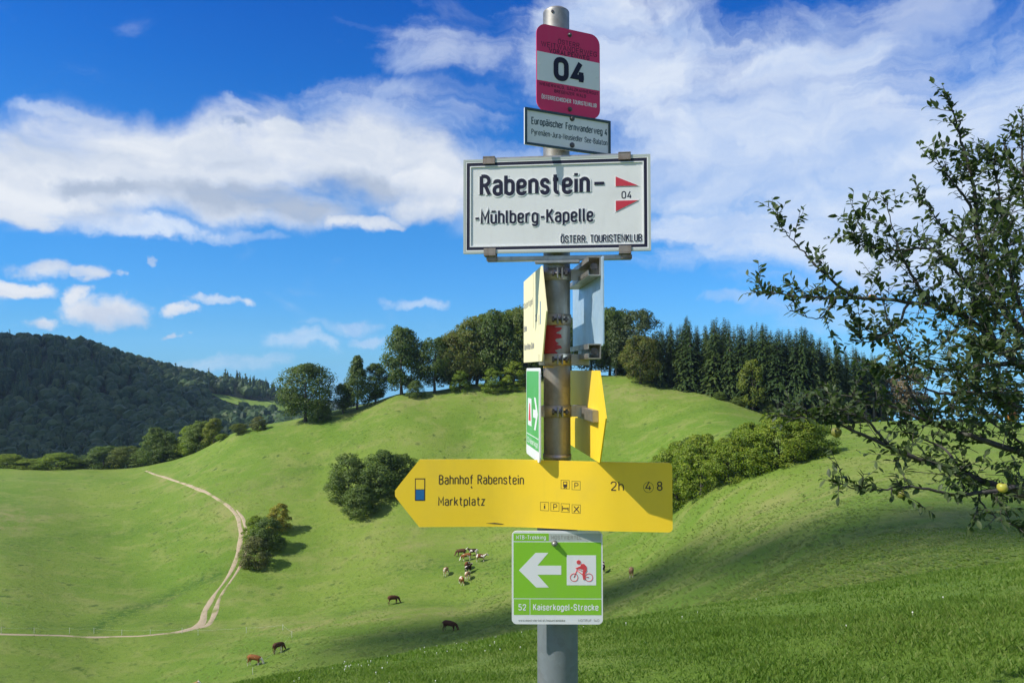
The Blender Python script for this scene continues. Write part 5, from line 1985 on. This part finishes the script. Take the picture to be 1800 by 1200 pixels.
limb_specs = [
    # pixel path with distance, start radius
    ([(2020, 900, 4.75), (1900, 880, 4.7), (1800, 868, 4.62), (1700, 836, 4.55), (1600, 800, 4.5), (1500, 757, 4.45), (1432, 728, 4.4)], 0.045),
    ([(1990, 860, 4.8), (1840, 810, 4.9), (1720, 770, 4.95), (1640, 745, 5.0), (1540, 706, 5.05), (1440, 690, 5.1)], 0.034),
    ([(1830, 850, 4.5), (1760, 860, 4.4), (1680, 868, 4.35), (1600, 855, 4.3), (1535, 862, 4.25), (1465, 848, 4.2)], 0.018),
    ([(1850, 890, 4.5), (1790, 862, 4.45), (1722, 868, 4.4), (1745, 905, 4.35), (1800, 932, 4.3)], 0.016),
    ([(2010, 760, 4.7), (1880, 690, 4.7), (1790, 640, 4.7), (1720, 575, 4.7), (1650, 540, 4.65), (1540, 525, 4.6), (1430, 522, 4.55), (1325, 512, 4.5)], 0.036),
    ([(1990, 720, 4.9), (1860, 640, 4.9), (1760, 540, 4.9), (1722, 430, 4.9), (1712, 330, 4.85), (1690, 250, 4.8), (1667, 170, 4.8)], 0.034),
    ([(2020, 700, 4.6), (1900, 560, 4.6), (1830, 430, 4.6), (1800, 310, 4.6), (1796, 190, 4.6)], 0.034),
    ([(1640, 538, 4.65), (1600, 480, 4.6), (1575, 420, 4.6), (1556, 345, 4.6)], 0.014),
    ([(1500, 523, 4.58), (1450, 480, 4.55), (1400, 430, 4.55), (1366, 390, 4.55)], 0.012),
    ([(1738, 470, 4.9), (1690, 430, 4.85), (1650, 390, 4.8), (1620, 348, 4.8)], 0.013),
    ([(1718, 380, 4.88), (1690, 340, 4.85), (1660, 300, 4.8), (1641, 270, 4.8)], 0.012),
    ([(1800, 640, 4.7), (1740, 640, 5.1), (1660, 650, 5.2), (1600, 630, 5.2), (1560, 600, 5.2), (1500, 570, 5.2)], 0.022),
    ([(1860, 680, 4.7), (1800, 560, 4.9), (1770, 440, 5.0), (1755, 330, 5.0), (1740, 270, 5.0)], 0.02),
    ([(1750, 600, 4.75), (1700, 500, 4.6), (1640, 440, 4.5), (1560, 440, 4.45), (1500, 420, 4.4), (1530, 350, 4.4)], 0.014),
    ([(1560, 780, 4.48), (1510, 730, 4.4), (1420, 735, 4.35), (1345, 730, 4.3)], 0.010),
    ([(1880, 760, 4.6), (1800, 720, 4.45), (1720, 690, 4.35), (1650, 690, 4.3), (1590, 660, 4.3), (1530, 640, 4.3)], 0.02),
    ([(1900, 640, 4.4), (1830, 600, 4.3), (1760, 620, 4.2), (1700, 600, 4.2)], 0.016),
    ([(1640, 745, 5.0), (1600, 690, 5.0), (1590, 640, 5.0), (1560, 560, 5.0), (1540, 480, 5.0)], 0.014),
    ([(1900, 500, 4.9), (1850, 380, 4.9), (1780, 290, 4.9), (1760, 240, 4.9)], 0.014),
    ([(1700, 836, 4.55), (1660, 790, 4.7), (1600, 760, 4.8), (1560, 730, 4.8)], 0.012),
    ([(1470, 522, 4.56), (1440, 560, 4.5), (1390, 545, 4.5)], 0.008),
    ([(1600, 528, 4.62), (1570, 580, 4.6), (1520, 600, 4.6), (1500, 560, 4.6)], 0.010),
    ([(1880, 820, 4.9), (1800, 780, 5.1), (1740, 740, 5.2), (1690, 700, 5.3)], 0.016),
]
twigs = MB()
leaf_pos = []         # (position, direction, size)
limb_pts = []
for spec, r0 in limb_specs:
    P = spline([(*ap(*q),) for q in spec], 7)
    P = [Vector(p) + Vector((rt.uniform(-1, 1), rt.uniform(-1, 1), rt.uniform(-1, 1))) * 0.006 for p in P]
    rad = [max(0.0028, r0 * (1 - 0.93 * (i / (len(P) - 1)) ** 0.8)) for i in range(len(P))]
    MB().tube(P, rad, 7).build('limb', MATS['apple_bark'], tree)
    limb_pts.append((P, rad))


def add_leaves(base, d, length, n, size):
    for i in range(n):
        f = (i + rt.uniform(0.2, 1.0)) / n
        p = base + d * length * f
        an = rt.uniform(0, 6.28)
        a = d.orthogonal().normalized()
        b = d.cross(a)
        o = (a * math.cos(an) + b * math.sin(an)) * rt.uniform(0.5, 1.0) + d * rt.uniform(0.2, 0.9) + Vector((0, 0, rt.uniform(-0.5, 0.25)))
        leaf_pos.append((p, o.normalized(), size * rt.uniform(0.65, 1.25)))


for P, rad in limb_pts:
    n = len(P)
    i = int(n * 0.25)
    total = sum((P[j + 1] - P[j]).length for j in range(n - 1))
    k_n = int(total * 24)
    for q in range(k_n):
        f = rt.uniform(0.22, 1.0)
        x = f * (n - 1)
        j = min(n - 2, int(x))
        base = P[j].lerp(P[j + 1], x - j)
        d0 = (P[j + 1] - P[j]).normalized()
        side = Vector((rt.uniform(-1, 1), rt.uniform(-1, 1), rt.uniform(-0.35, 1.1)))
        d = (d0 * rt.uniform(0.2, 0.9) + side * 0.8).normalized()
        L = rt.uniform(0.04, 0.26) * (1.2 - 0.5 * f)
        e = base + d * L
        mid = base + d * L * 0.5 + Vector((rt.uniform(-1, 1), rt.uniform(-1, 1), rt.uniform(-1, 1))) * L * 0.1
        twigs.tube([base, mid, e], [0.0026, 0.002, 0.0011], 5)
        add_leaves(base, d, L, max(4, int(L * 46)), 0.050)
        if L > 0.13:
            d2 = (d + Vector((rt.uniform(-1, 1), rt.uniform(-1, 1), rt.uniform(-0.6, 0.8))) * 0.8).normalized()
            e2 = mid + d2 * L * 0.7
            twigs.tube([mid, e2], [0.0018, 0.001], 4)
            add_leaves(mid, d2, L * 0.7, max(3, int(L * 36)), 0.048)
    add_leaves(P[-3], (P[-1] - P[-3]).normalized(), (P[-1] - P[-3]).length * 1.1, 7, 0.05)
# the dense heart of the crown towards the trunk
for q in range(1150):
    px = 1800 - abs(rt.gauss(0, 110)) + 60
    py = rt.uniform(300, 760) if rt.random() < 0.8 else rt.uniform(240, 860)
    if px > 1790 or px < 1500 or py < 300 + (1800 - px) * 0.95:
        continue
    b = ap(px, py, rt.uniform(4.3, 5.6))
    d = Vector((rt.uniform(-1, 1), rt.uniform(-1, 1), rt.uniform(-0.3, 1))).normalized()
    L = rt.uniform(0.08, 0.2)
    twigs.tube([b - d * L * 0.6, b + d * L], [0.0026, 0.0011], 5)
    add_leaves(b, d, L, 7, 0.050)
tw = twigs.build('twigs', MATS['apple_bark'], tree)
tw['kind'] = 'stuff'


def apple_leaf(seed):
    r = random.Random(seed)
    fold, curl = r.uniform(0.15, 0.5), r.uniform(-0.5, 0.35)
    V = []
    rows = [(0.0, 0.02), (0.18, 0.17), (0.42, 0.25), (0.68, 0.20), (0.88, 0.09), (1.0, 0.0)]
    for x, wd in rows:
        z = curl * x * x * 0.5
        V += [(x, -wd, z + fold * wd), (x, 0, z), (x, wd, z + fold * wd)]
    F = []
    for i in range(len(rows) - 1):
        a = i * 3
        F += [(a, a + 1, a + 4, a + 3), (a + 1, a + 2, a + 5, a + 4)]
    return np.array(V), np.array(F)


LEAF = [apple_leaf(40 + i) for i in range(6)]
LM = []
for v, f in LEAF:
    LM.append(np_mesh('leaf', v, f, MATS['apple_leaves'], smooth=True))


def leaf_matrix(p, d, s):
    up = Vector((rt.uniform(-0.7, 0.7), rt.uniform(-0.7, 0.7), 1.0))
    x = d
    y = up.cross(x)
    if y.length < 1e-3:
        y = Vector((0, 1, 0))
    y.normalize()
    z = x.cross(y)
    return Matrix(((x.x * s, y.x * s, z.x * s, p.x), (x.y * s, y.y * s, z.y * s, p.y), (x.z * s, y.z * s, z.z * s, p.z), (0, 0, 0, 1)))


def in_view(p):
    q = p + ORG
    if q.y < 0.5:
        return False
    px = q.x / q.y * FPX + 900
    return px < 1800


seen = [t for t in leaf_pos if in_view(t[0])]
rest_l = [t for t in leaf_pos if not in_view(t[0])]
seen.sort(key=lambda t: -t[2] / (t[0] + ORG).y)
for p, d, s in seen[:300]:
    o = obj('leaf', rt.choice(LM), tree)
    o.matrix_local = leaf_matrix(p, d, s)
VV, FF, off = [], [], 0
for p, d, s in seen[300:] + rest_l:
    v, f = LEAF[rt.randrange(6)]
    M = np.array(leaf_matrix(p, d, s))
    VV.append(v @ M[:3, :3].T + M[:3, 3])
    FF.append(f + off)
    off += len(v)
fol = obj('foliage', np_mesh('foliage', np.concatenate(VV), np.concatenate(FF), MATS['apple_leaves'], smooth=True), tree)
fol['kind'] = 'stuff'
# trunk, standing outside the picture
MB().tube([(0, 0, -0.3), (0.01, 0, 0.2), (0.03, 0.02, 0.9), (-0.02, 0.0, 1.6), (0.02, 0.03, 2.3), (0.1, 0.1, 3.2)], [0.17, 0.14, 0.115, 0.10, 0.075, 0.03], 12).build('trunk', MATS['apple_bark'], tree)
for spec, r0 in limb_specs[:2] + limb_specs[4:7]:
    a = ap(*spec[0])
    b = Vector((0.0, 0.0, max(0.8, a.z - 0.35)))
    MB().tube([b, (a + b) / 2 + Vector((0, 0, 0.04)), a], [r0 * 1.6, r0 * 1.2, r0], 8).build('limb', MATS['apple_bark'], tree)


def apple_mesh(mat):
    mb = MB()
    prof = [(0.004, 0.024), (0.012, 0.029), (0.022, 0.027), (0.029, 0.018), (0.032, 0.004), (0.030, -0.010), (0.024, -0.021), (0.014, -0.027), (0.005, -0.025)]
    mb.tube([(0, 0, z) for r, z in prof], [r for r, z in prof], 18)
    me = mb.mesh('apple', MATS[mat])
    return me


AM = apple_mesh('apple_green')
AB = apple_mesh('apple_blush')
AD = apple_mesh('apple_dull')
STALK = MB().tube([(0, 0, 0.022), (0.003, 0, 0.04), (0.008, 0.002, 0.055)], [0.0016, 0.0013, 0.0016], 6).mesh('stalk', MATS['apple_bark'])
for px, py, d, mm in ((1762, 857, 4.25, AM), (1585, 868, 4.45, AD), (1470, 760, 4.5, AD), (1781, 733, 4.6, AB), (1533, 524, 4.75, AB)):
    a = obj('apple', mm, tree, ap(px, py, d), (rt.uniform(-.3, .3), rt.uniform(-.3, .3), rt.uniform(0, 6)))
    sc = rt.uniform(0.75, 0.95)
    a.scale = (sc, sc, sc)
    obj('stalk', STALK, a)


# ------------------------------------------------------------------ grass of the near slope
def grass_material(name, cols):
    return leaf_mat(name, cols, 0.45, rough=0.6)


grass_material('grass_blades', [(0.074, 0.146, 0.018), (0.108, 0.190, 0.024), (0.148, 0.225, 0.034), (0.220, 0.255, 0.075)])


def near_grass():
    rng = np.random.default_rng(3)
    out_v, out_f, off = [], [], 0
    # r0, r1, azimuth span, count, height, width
    for r0, r1, n, hgt, wd in ((2.6, 6.0, 26000, 0.045, 0.004), (6.0, 11.0, 80000, 0.05, 0.006), (11.0, 22.0, 90000, 0.055, 0.010), (22, 60, 60000, 0.06, 0.03)):
        az = rng.uniform(-0.66, 0.66, n) if r0 < 20 else rng.uniform(0.05, 0.66, n)
        r = np.sqrt(rng.uniform(r0 ** 2, r1 ** 2, n))
        # tufts
        x, y = r * np.sin(az), r * np.cos(az)
        cl = np.sin(x * 3.1 + np.sin(y * 2.3) * 1.5) * np.cos(y * 2.7 + x * 0.8) + 0.6 * np.sin(x * 0.9 + 2 * np.sin(y * 0.6))
        hh = hgt * rng.uniform(0.45, 1.25, n) * (1 + 0.38 * cl)
        z = ground_z(x, y) - 0.006
        an = rng.uniform(0, 6.28, n)
        lean = rng.uniform(0.25, 0.95, n) * hh
        la = rng.uniform(0, 6.28, n)
        dx, dy = np.cos(an) * wd * rng.uniform(0.6, 1.4, n), np.sin(an) * wd * rng.uniform(0.6, 1.4, n)
        lx, ly = np.cos(la) * lean, np.sin(la) * lean
        V = np.stack([np.stack([x - dx, y - dy, z], 1), np.stack([x + dx, y + dy, z], 1),
                      np.stack([x + dx * .7 + lx * .4, y + dy * .7 + ly * .4, z + hh * 0.62], 1), np.stack([x + lx, y + ly, z + hh], 1)], 1).reshape(-1, 3)
        F = np.arange(4 * n).reshape(-1, 4) + off
        off += 4 * n
        out_v.append(V)
        out_f.append(F)
    return np_mesh('meadow_grass', np.concatenate(out_v), np.concatenate(out_f), MATS['grass_blades'])


gr = obj('meadow_grass', near_grass())
tag(gr, 'short green grass on the near slope around the post', 'grass', kind='stuff')

worn_paint('clover_white', (0.78, 0.78, 0.70), 0.8, 0.1)


def clover():
    rng = np.random.default_rng(8)
    mb = MB()
    for i in range(80):
        r = math.sqrt(rng.uniform(7 ** 2, 16 ** 2))
        az = rng.uniform(-0.35, 0.62) if rng.random() < 0.3 else rng.uniform(-0.36, 0.10)
        x, y = r * math.sin(az), r * math.cos(az)
        z = float(ground_z(x, y))
        h = rng.uniform(0.03, 0.055)
        s = rng.uniform(0.005, 0.009)
        mb.tube([(x, y, z), (x, y, z + h)], 0.0015, 4)
        mb.tube([(x, y, z + h - s * 0.6), (x, y, z + h), (x, y, z + h + s), (x, y, z + h + s * 1.5)], [s * 0.5, s, s * 0.9, s * 0.3], 7)
    return mb.mesh('clover_flowers', MATS['clover_white'])


fl = obj('clover_flowers', clover())
tag(fl, 'tiny white clover flowers dotted over the near grass', 'flowers', kind='stuff')


def slope_tussocks():
    """coarser tussocks over the pasture across the dip"""
    rng = np.random.default_rng(12)
    n = 70000
    az = rng.uniform(-0.64, 0.64, n)
    r = np.exp(rng.uniform(math.log(34), math.log(232), n))
    x, y = r * np.sin(az), r * np.cos(az)
    pat = np.sin(x * 0.21 + 1.7 * np.sin(y * 0.13)) * np.cos(y * 0.17 + np.sin(x * 0.11)) + 0.5 * np.sin(x * 0.6 + y * 0.4)
    keep = rng.uniform(-1.6, 1.2, n) < pat
    x, y, r = x[keep], y[keep], r[keep]
    n = len(x)
    z = ground_z(x, y)
    m = 4
    ox, oy = rng.normal(0, 0.16, (n, m)), rng.normal(0, 0.16, (n, m))
    X, Y = (x[:, None] + ox).ravel(), (y[:, None] + oy).ravel()
    Zb = np.repeat(z, m) - 0.03
    h = rng.uniform(0.02, 0.06, n * m)
    wd = rng.uniform(0.05, 0.14, n * m)
    an = rng.uniform(0, 3.14, n * m)
    dx, dy = np.cos(an) * wd, np.sin(an) * wd
    lx, ly = -dy / wd * rng.uniform(0.10, 0.28, n * m), dx / wd * rng.uniform(0.10, 0.28, n * m)
    V = np.stack([np.stack([X - dx, Y - dy, Zb], 1), np.stack([X + dx, Y + dy, Zb], 1), np.stack([X + dx * .8 + lx, Y + dy * .8 + ly, Zb + h], 1), np.stack([X - dx * .6 + lx, Y - dy * .6 + ly, Zb + h * .8], 1)], 1).reshape(-1, 3)
    return np_mesh('pasture_tussocks', V, np.arange(4 * n * m).reshape(-1, 4), MATS['tussock'])


grass_material('tussock', [(0.100, 0.180, 0.020), (0.140, 0.220, 0.030), (0.180, 0.250, 0.042), (0.240, 0.275, 0.072)])
tu = obj('pasture_tussocks', slope_tussocks())
tag(tu, 'scattered grass tussocks on the pasture across the dip', 'grass', kind='stuff')


# ------------------------------------------------------------------ clouds overhead, whose shadows lie on the slopes
def cloud_material(name, thin):
    m, k, out = new_mat(name)
    d = k.n('ShaderNodeBsdfDiffuse')
    d.inputs[0].default_value = (0.9, 0.9, 0.9, 1)
    tr = k.n('ShaderNodeBsdfTranslucent')
    tr.inputs[0].default_value = (0.9, 0.9, 0.9, 1)
    mx = k.n('ShaderNodeMixShader')
    mx.inputs[0].default_value = 0.4
    k.t.links.new(d.outputs[0], mx.inputs[1])
    k.t.links.new(tr.outputs[0], mx.inputs[2])
    tp = k.n('ShaderNodeBsdfTransparent')
    m2 = k.n('ShaderNodeMixShader')
    m2.inputs[0].default_value = thin
    k.t.links.new(mx.outputs[0], m2.inputs[1])
    k.t.links.new(tp.outputs[0], m2.inputs[2])
    k.t.links.new(m2.outputs[0], out.inputs[0])


cloud_material('thin_cloud', 0.80)
cloud_material('thick_cloud', 0.55)


def cloud(spots, up, seed, mat):
    """lumpy cloud standing up the sun's ray from the ground spots (point, radius)"""
    rng = random.Random(seed)
    bm = bmesh.new()
    for c, r in spots:
        base = c - LIGHT * up
        for i in range(7):
            q = base + Vector((rng.uniform(-1, 1), rng.uniform(-1, 1), rng.uniform(-0.12, 0.3))) * r * 0.75
            s = r * rng.uniform(0.45, 0.75)
            bmesh.ops.create_icosphere(bm, subdivisions=2, radius=s, matrix=Matrix.Translation(q) @ Matrix.Diagonal((1, 1, 0.45, 1)))
    me = bpy.data.meshes.new('cloud')
    bm.to_mesh(me)
    bm.free()
    me.materials.append(MATS[mat])
    o = obj('cloud', me)
    return o


band = []
for px, py, rad in ((1900, 915, 13), (1760, 925, 12), (1640, 935, 9), (1500, 945, 10), (1380, 960, 10), (1270, 985, 11), (1180, 1010, 12), (1080, 1045, 13), (960, 1075, 13), (850, 1098, 13), (740, 1120, 13), (640, 1142, 12)):
    band.append((hit(px, py, rmin=30), rad))
tag(cloud(band, 1500.0, 3, 'thin_cloud'), 'long thin cloud high behind the camera shading the dip', 'cloud', kind='stuff')
hill_sh = []
for px, r_, rad in ((-150, 700, 150), (0, 600, 120), (60, 780, 130), (150, 660, 120), (220, 540, 90), (200, 780, 90), (-60, 950, 140)):
    hill_sh.append((on_ground(px, r_), rad))
tag(cloud(hill_sh, 1100.0, 5, 'thick_cloud'), 'broad cloud high on the left shading the wooded hill', 'cloud', kind='stuff')

# ------------------------------------------------------------------ air
def haze_box():
    m, k, out = new_mat('air')
    v = k.n('ShaderNodeVolumePrincipled')
    v.inputs['Color'].default_value = (0.55, 0.76, 1.0, 1)
    v.inputs['Density'].default_value = HAZE
    v.inputs['Anisotropy'].default_value = 0.2
    k.t.links.new(v.outputs[0], out.inputs['Volume'])
    mb = MB()
    lo = min(v.co.z for v in ground.data.vertices) - 1.0
    hi = 130.0
    mb.box((0, 0, (lo + hi) / 2), (6300, 6300, hi - lo))
    o = mb.build('haze', m)
    tag(o, 'thin blue summer haze filling the valley air', 'haze', kind='stuff')


HAZE = 0.00008
haze_box()
